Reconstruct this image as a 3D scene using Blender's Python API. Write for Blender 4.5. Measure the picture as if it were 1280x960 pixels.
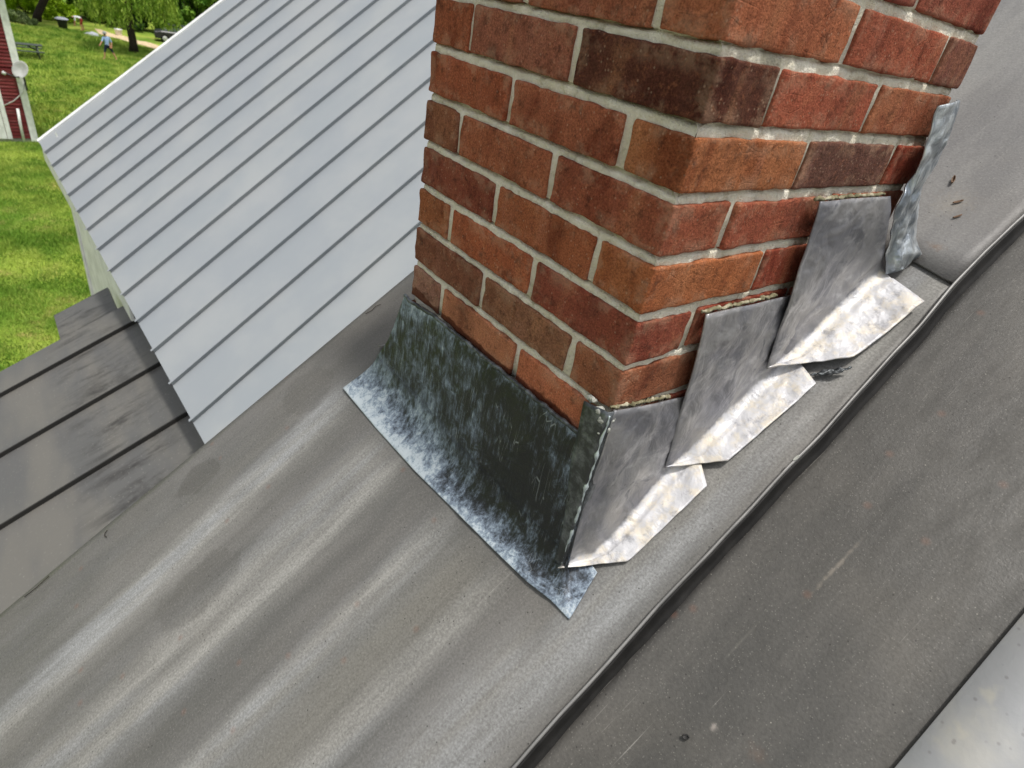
import bpy, bmesh, math, random
import numpy as np
from mathutils import Vector, Matrix, noise as mnoise

for o in list(bpy.data.objects): bpy.data.objects.remove(o)
scene = bpy.context.scene
C = scene.collection
R = math.radians

# ------------------------------------------------------------------ camera
CAM_ROT = ((0.59254, 0.78879, 0.16343), (0.51279, -0.21289, -0.83170), (-0.62125, 0.57662, -0.53063))
cd = bpy.data.cameras.new('camera')
cam = bpy.data.objects.new('camera', cd); C.objects.link(cam)
cd.sensor_width = 36; cd.lens = 36 * 750.5 / 1280
cd.clip_start = 0.02; cd.clip_end = 2000
r0, r1, r2 = (Vector(v) for v in CAM_ROT)
mw = Matrix(((r0.x, -r1.x, -r2.x, .37559), (r0.y, -r1.y, -r2.y, -.52358), (r0.z, -r1.z, -r2.z, .41286), (0, 0, 0, 1)))
cam.matrix_world = mw
cd.dof.use_dof = True; cd.dof.focus_distance = .85; cd.dof.aperture_fstop = 9.0
scene.camera = cam

# ------------------------------------------------------------------ sky and sun (bright hazy day)
SUN = Vector((.24, .04, .97)).normalized()
w = bpy.data.worlds.new('World'); scene.world = w; w.use_nodes = True
nt = w.node_tree; nt.nodes.clear()
sky = nt.nodes.new('ShaderNodeTexSky'); sky.sky_type = 'NISHITA'; sky.sun_disc = False
sky.sun_elevation = math.asin(SUN.z); sky.sun_rotation = math.atan2(SUN.x, SUN.y)
sky.altitude = 100; sky.air_density = 1.2; sky.dust_density = 5.0; sky.ozone_density = 1.0
hs = nt.nodes.new('ShaderNodeHueSaturation'); hs.inputs['Saturation'].default_value = .30
bg = nt.nodes.new('ShaderNodeBackground'); bg.inputs['Strength'].default_value = .12
wo = nt.nodes.new('ShaderNodeOutputWorld')
nt.links.new(sky.outputs[0], hs.inputs['Color']); nt.links.new(hs.outputs[0], bg.inputs['Color']); nt.links.new(bg.outputs[0], wo.inputs[0])
sl = bpy.data.lights.new('sun', 'SUN'); sl.energy = 2.4; sl.angle = R(5); sl.color = (1, .96, .9)
so = bpy.data.objects.new('sun', sl); C.objects.link(so)
so.rotation_euler = SUN.to_track_quat('Z', 'Y').to_euler(); so.location = (2, 0, 8)

# ------------------------------------------------------------------ exposure
vs = scene.view_settings
vs.view_transform = 'Standard'; vs.look = 'None'; vs.gamma = 1; vs.exposure = 0.2

# ------------------------------------------------------------------ helpers
def lin(c):
    return tuple(((v / 255) / 12.92 if v / 255 <= .04045 else ((v / 255 + .055) / 1.055) ** 2.4) for v in c) + (1,)

class NT:
    def __init__(s, name, rough=.6, spec=.3, metal=0.0):
        s.m = bpy.data.materials.new(name); s.m.use_nodes = True
        s.t = s.m.node_tree; s.b = s.t.nodes['Principled BSDF']
        s.b.inputs['Roughness'].default_value = rough; s.b.inputs['Metallic'].default_value = metal
        s.b.inputs['Specular IOR Level'].default_value = spec
    def n(s, ty, ins=None, **props):
        k = s.t.nodes.new('ShaderNode' + ty)
        for a, v in props.items(): setattr(k, a, v)
        for a, v in (ins or {}).items(): s.set(k.inputs[a], v)
        return k
    def set(s, inp, v):
        if isinstance(v, bpy.types.NodeSocket): s.t.links.new(v, inp)
        elif isinstance(v, bpy.types.Node): s.t.links.new(v.outputs[0], inp)
        else: inp.default_value = v
    def P(s, name, v): s.set(s.b.inputs[name], v)
    def math(s, op, a, b=0.0, c=None, clamp=False):
        k = s.n('Math', operation=op, use_clamp=clamp); s.set(k.inputs[0], a); s.set(k.inputs[1], b)
        if c is not None: s.set(k.inputs[2], c)
        return k.outputs[0]
    def noise(s, vec, scale, detail=4, rough=.55, dist=0.0):
        k = s.n('TexNoise', {'Scale': scale, 'Detail': detail, 'Roughness': rough, 'Distortion': dist})
        if vec is not None: s.set(k.inputs['Vector'], vec)
        return k.outputs[0]
    def vor(s, vec, scale, feature='F1'):
        k = s.n('TexVoronoi', {'Scale': scale}, feature=feature)
        if vec is not None: s.set(k.inputs['Vector'], vec)
        return k
    def ramp(s, fac, stops, interp='LINEAR'):
        k = s.n('ValToRGB'); cr = k.color_ramp; cr.interpolation = interp
        while len(cr.elements) > 1: cr.elements.remove(cr.elements[-1])
        for i, (p, c) in enumerate(stops):
            e = cr.elements[0] if i == 0 else cr.elements.new(p)
            e.position = p; e.color = c if isinstance(c, tuple) else (c, c, c, 1)
        s.set(k.inputs[0], fac); return k.outputs[0]
    def mr(s, v, a, b, c=0.0, d=1.0, smooth=True):
        k = s.n('MapRange', {'From Min': a, 'From Max': b, 'To Min': c, 'To Max': d}, interpolation_type='SMOOTHSTEP' if smooth else 'LINEAR')
        s.set(k.inputs['Value'], v); return k.outputs[0]
    def mix(s, fac, a, b, mode='MIX'):
        k = s.n('MixRGB', blend_type=mode); s.set(k.inputs[0], fac); s.set(k.inputs[1], a); s.set(k.inputs[2], b); return k.outputs[0]
    def scale(s, vec, sc, off=(0, 0, 0)):
        k = s.n('Mapping'); k.inputs['Scale'].default_value = sc; k.inputs['Location'].default_value = off
        s.set(k.inputs['Vector'], vec); return k.outputs[0]
    def obj(s): return s.n('TexCoord').outputs['Object']
    def pos(s): return s.n('NewGeometry').outputs['Position']
    def bump(s, h, strength, dist, prev=None):
        k = s.n('Bump', {'Strength': strength, 'Distance': dist}); s.set(k.inputs['Height'], h)
        if prev is not None: s.set(k.inputs['Normal'], prev)
        return k.outputs[0]

def me_np(name, verts, faces):
    me = bpy.data.meshes.new(name); me.from_pydata([tuple(v) for v in verts], [], [tuple(f) for f in faces]); me.update(); return me
def smooth(me, on=True):
    me.polygons.foreach_set('use_smooth', [on] * len(me.polygons)); me.update(); return me
def ob(name, me, m=None, parent=None, loc=None):
    o = bpy.data.objects.new(name, me); C.objects.link(o)
    if m is not None and me is not None and not me.materials: me.materials.append(m)
    if parent is not None: o.parent = parent
    if loc is not None: o.location = loc
    return o
def tag(o, label, cat, group=None):
    o['label'] = label; o['category'] = cat
    if group: o['group'] = group
    return o
def thing(name, label, cat, loc=(0, 0, 0), group=None):
    o = bpy.data.objects.new(name, None); C.objects.link(o); o.location = loc; o.empty_display_size = .1
    return tag(o, label, cat, group)
def struct(o, kind='structure'):
    o['kind'] = kind; return o
def box_me(name, x0, x1, y0, y1, z0, z1, bev=0.0):
    bm = bmesh.new()
    bmesh.ops.create_cube(bm, size=1)
    for v in bm.verts: v.co = Vector(((x0 + x1) / 2 + v.co.x * (x1 - x0), (y0 + y1) / 2 + v.co.y * (y1 - y0), (z0 + z1) / 2 + v.co.z * (z1 - z0)))
    if bev: bmesh.ops.bevel(bm, geom=bm.edges[:], offset=bev, segments=2, affect='EDGES', profile=.5)
    me = bpy.data.meshes.new(name); bm.to_mesh(me); bm.free(); return me
def grid_me(name, P):                      # P: rows x cols x 3
    P = np.asarray(P, float); r, c = P.shape[:2]
    idx = np.arange(r * c).reshape(r, c)
    f = np.stack([idx[:-1, :-1], idx[1:, :-1], idx[1:, 1:], idx[:-1, 1:]], -1).reshape(-1, 4)
    return smooth(me_np(name, P.reshape(-1, 3), f))
def solid(o, t, offset=-1.0):
    m = o.modifiers.new('solidify', 'SOLIDIFY'); m.thickness = t; m.offset = offset; m.use_even_offset = False
def nz(x, y, z, s): return mnoise.noise(Vector((x * s, y * s, z * s)))
def interp(pts, t):
    pts = np.asarray(pts, float); L = np.r_[0, np.cumsum(np.linalg.norm(np.diff(pts, axis=0), axis=1))]
    return np.array([np.interp(t * L[-1], L, pts[:, k]) for k in range(pts.shape[1])])
def tube_me(name, pts, rad, n=8, cap=True):
    pts = [Vector(p) for p in pts]; rad = rad if hasattr(rad, '__len__') else [rad] * len(pts)
    V = []; F = []
    up = Vector((0.13, .21, .97))
    for i, p in enumerate(pts):
        d = (pts[min(i + 1, len(pts) - 1)] - pts[max(i - 1, 0)]).normalized()
        a = d.cross(up); a = a.normalized() if a.length > 1e-4 else Vector((1, 0, 0)); b = d.cross(a)
        for k in range(n):
            t = 2 * math.pi * k / n; V.append(p + (a * math.cos(t) + b * math.sin(t)) * rad[i])
    for i in range(len(pts) - 1):
        for k in range(n): F.append((i * n + k, i * n + (k + 1) % n, (i + 1) * n + (k + 1) % n, (i + 1) * n + k))
    if cap: F.append(tuple(range(n))[::-1]); F.append(tuple((len(pts) - 1) * n + k for k in range(n)))
    return smooth(me_np(name, V, F))
def lathe_me(name, prof, n=20):
    V = []; F = []
    for r, z in prof:
        for k in range(n): t = 2 * math.pi * k / n; V.append((r * math.cos(t), r * math.sin(t), z))
    for i in range(len(prof) - 1):
        for k in range(n): F.append((i * n + k, i * n + (k + 1) % n, (i + 1) * n + (k + 1) % n, (i + 1) * n + k))
    return smooth(me_np(name, V, F))

# ------------------------------------------------------------------ roof frame
PA = R(36); RO = np.array([0, 0, -.285]); RS = np.array([0, math.cos(PA), math.sin(PA)]); RN = np.array([0, -math.sin(PA), math.cos(PA)])
def rp(x, s, h=0.0): return np.array([x, 0, 0]) + RO + RS * s + RN * h
ROOF_M = Matrix(((1, 0, 0, RO[0]), (0, RS[1], RN[1], RO[1]), (0, RS[2], RN[2], RO[2]), (0, 0, 0, 1)))

# ------------------------------------------------------------------ materials: roofs
def mat_dark_roof(name, base, dust, streaks=False, spots=(), scratch=None, rough=.5, seam_band=False):
    m = NT(name, rough=rough, spec=.35)
    v = m.obj(); sep = m.n('SeparateXYZ', {0: v}); x, y = sep.outputs[0], sep.outputs[1]
    fl = m.scale(v, (1, .22, 1))
    n1 = m.noise(fl, 9, 5, .6); n2 = m.noise(v, 3.1, 3); n3 = m.noise(v, 260, 3, .7); n4 = m.noise(fl, 55, 4, .65)
    col = m.mix(m.mr(n1, .35, .7), base, dust)
    if streaks:
        k = m.math('MULTIPLY_ADD', x, -.125, .02)
        wob = m.math('MULTIPLY', m.math('SUBTRACT', m.noise(m.scale(v, (1, .5, 1)), 7, 3), .5), .022)
        xs = m.math('ADD', m.math('ADD', x, m.math('MULTIPLY', k, y)), wob)
        t = m.math('ADD', xs, .85)
        prof = m.ramp(t, [(0, .06), (.05, .10), (.14, .16), (.18, .22), (.205, .75), (.245, .85), (.275, .30), (.31, .10), (.35, .16), (.385, .60), (.41, .72),
                          (.435, .45), (.47, .85), (.495, .30), (.53, .05), (.60, .10), (.628, .75), (.65, .62), (.68, .26), (.75, .22), (.775, .62), (.795, .60), (.82, .12),
                          (.85, .16), (.885, .55), (.92, .60), (.955, .70), (.975, .30), (1, .05)])
        below = m.mr(y, -.02, -.16)
        side = m.mr(x, .02, .07)
        fade = m.mr(y, -1.3, -.6, .7, 1)
        mask = m.math('MULTIPLY', m.math('MAXIMUM', below, side, clamp=True), fade)
        lines = m.noise(m.scale(v, (1, .03, 1)), 85, 4, .7)
        g = m.mr(m.math('ADD', m.math('ADD', m.math('MULTIPLY', n4, .35), m.math('MULTIPLY', n3, .5)), m.math('MULTIPLY', lines, .45)), .44, .84, .45, 1.12)
        blot = m.mr(m.noise(m.scale(v, (1, .35, 1), (.7, .1, 0)), 16, 6, .75), .30, .60, .70, 1.08)
        g = m.math('MULTIPLY', g, blot)
        fac = m.math('MULTIPLY', m.math('MULTIPLY', prof, mask), g, clamp=True)
        hue = m.mix(m.mr(m.noise(m.scale(v, (5, .4, 1)), 3, 2), .42, .6), lin((164, 163, 158)), lin((163, 165, 166)))
        col = m.mix(m.math('MULTIPLY', fac, .80), col, hue)
        ol = m.mr(m.math('ABSOLUTE', m.math('SUBTRACT', xs, -.13)), .09, .0)
        col = m.mix(m.math('MULTIPLY', m.math('MULTIPLY', ol, below), .16), col, lin((132, 127, 110)))
    if seam_band:  # dark band following the right side of the seam
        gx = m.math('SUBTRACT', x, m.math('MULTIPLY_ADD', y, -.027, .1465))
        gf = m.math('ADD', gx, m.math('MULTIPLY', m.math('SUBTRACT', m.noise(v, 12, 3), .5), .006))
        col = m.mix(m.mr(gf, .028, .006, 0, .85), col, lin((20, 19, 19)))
    # brown film and grime
    col = m.mix(m.math('MULTIPLY', m.mr(n2, .45, .7), .16), col, lin((112, 106, 96)))
    # damp round spots with their own outline
    for (sx, sy, rx, ry, amt) in spots:
        q = m.scale(v, (1 / rx, 1 / ry, 0), (-sx / rx, -sy / ry, 0))
        d = m.n('VectorMath', {0: q}, operation='LENGTH').outputs['Value']
        d = m.math('ADD', d, m.math('MULTIPLY', m.math('SUBTRACT', m.noise(v, 22, 3), .5), .9))
        col = m.mix(m.math('MULTIPLY', m.mr(d, 1.0, .80), amt), col, lin((78, 76, 72)))
    if scratch:
        for (sx, sy, rx, ry, amt, cc) in scratch:
            q = m.scale(v, (1 / rx, 1 / ry, 0), (-sx / rx, -sy / ry, 0))
            d = m.n('VectorMath', {0: q}, operation='LENGTH').outputs['Value']
            d = m.math('ADD', d, m.math('MULTIPLY', m.math('SUBTRACT', m.noise(v, 130, 5, .75), .5), 2.6))
            col = m.mix(m.math('MULTIPLY', m.mr(d, 1.0, -.2), amt), col, lin(cc))
    # grit: pale flecks, dark flecks, a few rust freckles
    v1 = m.vor(v, 190); v2 = m.vor(m.scale(v, (1, 1, 1), (.3, .7, 0)), 170); v3 = m.vor(m.scale(v, (1, 1, 1), (.9, .2, 0)), 26)
    pick1 = m.math('GREATER_THAN', m.n('SeparateColor', {0: v1.outputs['Color']}).outputs[0], .955)
    pick2 = m.math('GREATER_THAN', m.n('SeparateColor', {0: v2.outputs['Color']}).outputs[1], .965)
    pick3 = m.math('GREATER_THAN', m.n('SeparateColor', {0: v3.outputs['Color']}).outputs[2], .96)
    col = m.mix(m.math('MULTIPLY', m.math('MULTIPLY', m.mr(v1.outputs['Distance'], .22, .08), m.math('MULTIPLY', pick1, m.mr(m.noise(v, 5, 2), .4, .6))), .38), col, lin((186, 182, 170)))
    col = m.mix(m.math('MULTIPLY', m.math('MULTIPLY', m.mr(v2.outputs['Distance'], .26, .12), pick2), .75), col, lin((38, 36, 34)))
    col = m.mix(m.math('MULTIPLY', m.math('MULTIPLY', m.mr(v3.outputs['Distance'], .22, .02), pick3), .22), col, lin((128, 84, 62)))
    v4 = m.vor(m.scale(v, (1, 1, 1), (.55, .35, 0)), 420); pick4 = m.math('GREATER_THAN', m.n('SeparateColor', {0: v4.outputs['Color']}).outputs[0], .88)
    col = m.mix(m.math('MULTIPLY', m.math('MULTIPLY', m.mr(v4.outputs['Distance'], .5, .2), pick4), .13), col, lin((190, 187, 178)))
    sc1 = m.mr(m.noise(m.scale(v, (1, .018, 1)), 330, 3, .6), .66, .74); sc2 = m.n('Mapping', {'Rotation': (0, 0, .35), 'Scale': (1, .02, 1)}); m.set(sc2.inputs['Vector'], v)
    sc2 = m.mr(m.noise(sc2.outputs[0], 210, 3, .6), .70, .76)
    col = m.mix(m.math('MULTIPLY', m.math('MULTIPLY', m.math('MAXIMUM', sc1, sc2), m.mr(m.noise(v, 6, 3), .45, .65)), .30), col, lin((178, 175, 168)))
    col = m.mix(.5, col, m.ramp(n3, [(.28, .30), (.72, .70)]), 'OVERLAY')
    m.P('Base Color', col)
    m.P('Roughness', m.mr(n4, .3, .7, rough - .08, rough + .14))
    nb = m.bump(m.noise(v, 14, 2), .12, .01)
    nb = m.bump(n3, .35, .0012, nb)
    m.P('Normal', nb)
    return m.m

M = {}
M['roof_main'] = mat_dark_roof('weathered_dark_metal', lin((88, 87, 84)), lin((104, 102, 99)), True,
    spots=((-.70, -.15, .06, .075, .30), (-.715, -.44, .04, .06, .45), (-.47, -.52, .055, .11, .30)))
M['roof_right'] = mat_dark_roof('brown_dark_metal', lin((70, 69, 66)), lin((87, 85, 81)), False, seam_band=True,
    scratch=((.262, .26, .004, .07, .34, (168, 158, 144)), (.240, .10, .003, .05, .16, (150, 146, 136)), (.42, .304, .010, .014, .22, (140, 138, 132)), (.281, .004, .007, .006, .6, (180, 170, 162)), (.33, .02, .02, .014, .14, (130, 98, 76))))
M['roof_upper'] = mat_dark_roof('grey_upper_metal', lin((108, 107, 106)), lin((128, 127, 124)), False,
    scratch=((.03, .90, .045, .05, .25, (160, 150, 132)), (.06, .80, .02, .012, .3, (140, 108, 80))), rough=.42)
def mat_pale_sheet():
    m = NT('pale_sheet', .5, .4); v = m.obj()
    col = m.mix(m.mr(m.noise(v, 9, 4, .6), .4, .65), lin((150, 152, 154)), lin((166, 165, 160)))
    col = m.mix(m.math('MULTIPLY', m.mr(m.noise(v, 26, 3), .6, .75), .5), col, lin((180, 176, 162)))
    vv = m.vor(v, 110); pk = m.math('GREATER_THAN', m.n('SeparateColor', {0: vv.outputs['Color']}).outputs[0], .8)
    col = m.mix(m.math('MULTIPLY', m.math('MULTIPLY', m.mr(vv.outputs['Distance'], .3, .1), pk), .35), col, lin((92, 84, 84)))
    m.P('Base Color', col); m.P('Normal', m.bump(m.noise(v, 40, 4), .2, .004)); return m.m
M['pale_sheet'] = mat_pale_sheet()
def mat_light_roof():
    m = NT('light_grey_painted_metal', .38, .5); v = m.pos()
    oi = m.n('ObjectInfo').outputs['Random']
    col = m.mix(m.mr(m.noise(v, 1.6, 4, .6), .35, .7), lin((147, 153, 158)), lin((158, 162, 164)))
    col = m.mix(m.math('MULTIPLY', oi, .25), col, lin((148, 151, 158)))
    vv = m.vor(v, 16); pk = m.math('GREATER_THAN', m.n('SeparateColor', {0: vv.outputs['Color']}).outputs[0], .9)
    col = m.mix(m.math('MULTIPLY', m.math('MULTIPLY', m.mr(vv.outputs['Distance'], .08, .03), pk), .3), col, lin((190, 192, 192)))
    m.P('Base Color', col); m.P('Normal', m.bump(m.noise(v, 2.2, 2), .12, .03)); return m.m
M['light_roof'] = mat_light_roof()
def mat_porch():
    m = NT('smudged_porch_metal', .45, .4); v = m.obj()
    fl = m.scale(v, (3.2, .7, 1))
    col = m.mix(m.mr(m.noise(m.scale(v, (.8, 2.5, 1)), 1.1, 3), .4, .65), lin((92, 92, 91)), lin((106, 104, 99)))
    sm = m.mr(m.noise(fl, 2.2, 6, .75, .4), .44, .66)
    sep = m.n('SeparateXYZ', {0: v}); band = m.mr(m.math('ABSOLUTE', m.math('SUBTRACT', sep.outputs[1], -.36)), .50, .08)
    col = m.mix(m.math('MULTIPLY', m.math('MULTIPLY', sm, band), .9), col, lin((54, 52, 50)))
    col = m.mix(m.math('MULTIPLY', m.mr(m.noise(v, 60, 3), .6, .75), .3), col, lin((170, 168, 160)))
    m.P('Base Color', col); m.P('Normal', m.bump(m.noise(v, 5, 2), .15, .02)); return m.m
M['porch'] = mat_porch()
def plain(name, rgb, rough=.6, spec=.3, metal=0.0, var=.12, sc=6):
    m = NT(name, rough, spec, metal); v = m.obj(); a = lin(rgb)
    m.P('Base Color', m.mix(m.mr(m.noise(v, sc, 4), .3, .7), tuple(x * (1 - var) for x in a[:3]) + (1,), tuple(min(1, x * (1 + var)) for x in a[:3]) + (1,)))
    return m.m
M['seam'] = plain('seam_metal', (134, 133, 131), .42, .5, .2, .2, 20)
M['white_paint'] = plain('white_paint', (230, 232, 230), .5, .3)
M['black_line'] = plain('dark_seam_metal', (46, 45, 44), .5, .3)

# ------------------------------------------------------------------ materials: lead
def mat_lead(name, off):
    m = NT(name, .45, .5, .8); v = m.scale(m.obj(), (1, 1, 1), off)
    fl = m.n('Attribute', attribute_name='flange').outputs['Fac']
    a = m.noise(v, 9, 3, .55, .8); b = m.noise(v, 42, 4, .65); c = m.noise(v, 260, 3, .7); d = m.noise(m.scale(v, (1, .5, 1)), 22, 5, .7, .4)
    col = m.mix(m.mr(a, .36, .64), lin((134, 135, 141)), lin((168, 167, 167)))
    col = m.mix(m.math('MULTIPLY', m.mr(d, .52, .7), .5), col, lin((208, 208, 210)))
    col = m.mix(m.math('MULTIPLY', m.mr(m.noise(v, 15, 5, .7, 1.0), .57, .68), .5), col, lin((82, 86, 96)))
    # blotchy white put into the flange colour for its sky and sun glare
    glare = m.math('ADD', fl, m.math('MULTIPLY', m.math('SUBTRACT', m.noise(v, 22, 5, .75), .5), 1.0))
    glare = m.mr(glare, .42, .74)
    wh = m.mix(m.mr(b, .42, .66), lin((200, 200, 203)), lin((212, 204, 190)))
    wh = m.mix(m.math('MULTIPLY', m.mr(m.noise(v, 40, 5, .75), .52, .68), .6), wh, lin((132, 132, 138)))
    m.P('Base Color', m.mix(glare, col, wh)); m.P('Metallic', m.mr(glare, 0, 1, .78, .12))
    m.P('Roughness', m.mr(b, .3, .7, .40, .58))
    nb = m.bump(a, .5, .016); nb = m.bump(m.noise(v, 24, 3, .55, .6), .5, .009, nb); nb = m.bump(b, .30, .005, nb); nb = m.bump(c, .25, .0009, nb); m.P('Normal', nb)
    return m.m
for i in range(3): M['lead%d' % i] = mat_lead('grey_lead_%d' % i, (.37 * i, .11 * i, .7 * i))
def mat_crumple():
    m = NT('crumpled_lead', .38, .5, .9); v = m.obj()
    a = m.noise(m.scale(v, (1, 1, .35)), 34, 4, .6, 1.2); b = m.noise(v, 90, 4, .65)
    col = m.mix(m.mr(a, .4, .62), lin((150, 158, 166)), lin((214, 220, 222)))
    m.P('Base Color', col); m.P('Roughness', m.mr(b, .3, .7, .28, .5))
    nb = m.bump(a, .45, .010); nb = m.bump(b, .3, .003, nb); m.P('Normal', nb); return m.m
M['crumple'] = mat_crumple()
def mat_apron():
    m = NT('tarnished_apron', .45, .45); v = m.obj()
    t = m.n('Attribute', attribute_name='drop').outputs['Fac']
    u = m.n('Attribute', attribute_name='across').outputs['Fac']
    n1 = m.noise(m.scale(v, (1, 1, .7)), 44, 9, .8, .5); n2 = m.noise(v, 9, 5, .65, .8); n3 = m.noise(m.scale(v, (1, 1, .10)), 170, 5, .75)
    # chalky oxide: thick at the left end, flecked elsewhere; lower edge carries painted sky reflection
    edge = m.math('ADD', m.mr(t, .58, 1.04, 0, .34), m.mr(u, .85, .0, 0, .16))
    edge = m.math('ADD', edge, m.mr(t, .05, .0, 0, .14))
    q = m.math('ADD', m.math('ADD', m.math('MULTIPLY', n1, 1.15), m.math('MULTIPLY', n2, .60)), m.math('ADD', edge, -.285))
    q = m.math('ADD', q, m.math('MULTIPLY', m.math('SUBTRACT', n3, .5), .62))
    ox_glare = m.mr(q, .56, 1.00, smooth=False)
    col = m.ramp(ox_glare, [(0, lin((38, 40, 42))), (.18, lin((52, 56, 60))), (.40, lin((84, 93, 104))), (.62, lin((118, 131, 146))), (.82, lin((150, 164, 176))), (1, lin((184, 194, 200)))])
    ol = m.math('MULTIPLY', m.mr(m.noise(v, 13, 4, .6), .54, .68), m.mr(ox_glare, .4, .05))
    col = m.mix(m.math('MULTIPLY', ol, .35), col, lin((50, 52, 42)))
    sv = m.vor(m.scale(v, (1, 1, .10), (.1, .2, .3)), 110, 'DISTANCE_TO_EDGE'); scr = m.math('MULTIPLY', m.mr(sv.outputs['Distance'], .028, .0), m.mr(m.noise(v, 21, 4), .52, .62))
    col = m.mix(m.math('MULTIPLY', scr, .55), col, lin((170, 178, 182)))
    m.P('Base Color', col); m.P('Metallic', m.mr(ox_glare, 0, .6, .25, .05)); m.P('Roughness', m.mr(n1, .3, .7, .40, .66))
    nb = m.bump(n2, .40, .012); nb = m.bump(n1, .30, .003, nb); nb = m.bump(n3, .25, .0012, nb); m.P('Normal', nb)
    return m.m
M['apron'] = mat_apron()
def mat_flap():
    m = NT('dull_corner_lead', .45, .5, .6); v = m.obj()
    n = m.noise(v, 40, 5, .7)
    m.P('Base Color', m.mix(m.mr(n, .4, .7), lin((66, 69, 71)), lin((124, 130, 134))))
    m.P('Normal', m.bump(n, .4, .004)); return m.m
M['flap'] = mat_flap()
M['solder'] = plain('solder', (190, 202, 206), .4, .5, .5, .15, 90)
def mat_sealant():
    m = NT('mossy_mortar_bead', .85, .2); v = m.obj(); n = m.noise(v, 60, 4, .7)
    m.P('Base Color', m.ramp(n, [(.35, lin((84, 82, 60))), (.5, lin((130, 124, 98))), (.66, lin((186, 180, 158)))]))
    m.P('Normal', m.bump(n, .6, .004)); return m.m
M['sealant'] = mat_sealant()
M['putty'] = plain('putty', (172, 174, 166), .7, .3, 0, .2, 80)

# ------------------------------------------------------------------ materials: masonry
def mat_brick():
    m = NT('fired_brick', .92, .10)
    oi = m.n('ObjectInfo'); rnd = oi.outputs['Random']
    off = m.n('CombineXYZ', {0: m.math('MULTIPLY', rnd, 31.7), 1: m.math('MULTIPLY', rnd, 17.3), 2: m.math('MULTIPLY', rnd, 53.1)})
    v0 = m.obj(); v = m.n('VectorMath', {0: v0, 1: off.outputs[0]}, operation='ADD').outputs[0]
    n1 = m.noise(m.scale(v, (1, 1, .45)), 16, 3, .55, .6); n2 = m.noise(v, 60, 5, .7); n3 = m.noise(v, 420, 3, .75); n4 = m.noise(m.scale(v, (1, 1, .25)), 34, 3)
    base = oi.outputs['Color']
    dark = m.mix(1, base, lin((196, 176, 176)), 'MULTIPLY')
    lite = m.mix(.30, base, lin((206, 150, 108)))
    col = m.mix(m.mr(n1, .50, .75), base, dark)
    col = m.mix(m.math('MULTIPLY', m.mr(n1, .48, .28), .6), col, lite)
    fl = m.math('MULTIPLY', m.mr(m.noise(v, 10, 5, .65), .52, .68), oi.outputs['Alpha'])
    col = m.mix(m.math('MULTIPLY', fl, .8), col, lin((78, 52, 46)))
    col = m.mix(m.math('MULTIPLY', m.mr(n4, .55, .75), .14), col, lin((176, 128, 112)))
    col = m.mix(m.math('MULTIPLY', m.mr(m.noise(v, 130, 4, .75), .5, .7), .20), col, lin((186, 122, 84)))
    col = m.mix(.85, col, m.ramp(n3, [(.32, .24), (.68, .76)]), 'OVERLAY')
    col = m.mix(m.math('MULTIPLY', m.mr(n2, .52, .68), .52), col, lin((58, 36, 29)))
    v5 = m.vor(v, 230); pk = m.math('GREATER_THAN', m.n('SeparateColor', {0: v5.outputs['Color']}).outputs[0], .92)
    col = m.mix(m.math('MULTIPLY', m.math('MULTIPLY', pk, m.mr(v5.outputs['Distance'], .4, .2)), .22), col, lin((214, 184, 156)))
    edge = m.n('Attribute', attribute_name='rim').outputs['Fac']
    smear = m.math('MULTIPLY', edge, m.mr(m.noise(v, 28, 4, .7), .46, .62))
    col = m.mix(m.math('MULTIPLY', smear, .22), col, lin((196, 164, 136)))
    soot = m.mr(m.noise(m.scale(m.pos(), (1, 1, .5), (.2, .4, .1)), 7, 6, .7), .50, .72)
    col = m.mix(m.math('MULTIPLY', soot, .38), col, lin((60, 44, 36)))
    # damp tide mark rising from the lead apron, in a wavy line
    ps = m.n('SeparateXYZ', {0: m.pos()})
    lvl = m.math('ADD', ps.outputs[2], m.math('MULTIPLY', m.math('SUBTRACT', m.noise(m.pos(), 18, 3), .5), .034))
    wet = m.math('MULTIPLY', m.mr(lvl, -.046, -.050), m.mr(ps.outputs[1], .03, .02))
    col = m.mix(m.math('MULTIPLY', wet, .8), col, lin((74, 34, 22)))
    m.P('Base Color', col)
    cr = m.vor(m.scale(v, (1, 1, 2.2)), 26, 'DISTANCE_TO_EDGE')
    crk = m.math('MULTIPLY', m.mr(cr.outputs['Distance'], .0, .05), 1)
    crm = m.mr(m.noise(v, 15, 2), .5, .62)
    nb = m.bump(m.mix(crm, (1, 1, 1, 1), crk), .35, .0018)
    nb = m.bump(n2, .7, .0045, nb); nb = m.bump(m.noise(v, 150, 4, .75), .5, .0022, nb); nb = m.bump(n3, .7, .0014, nb)
    m.P('Normal', nb); return m.m
M['brick'] = mat_brick()
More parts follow.
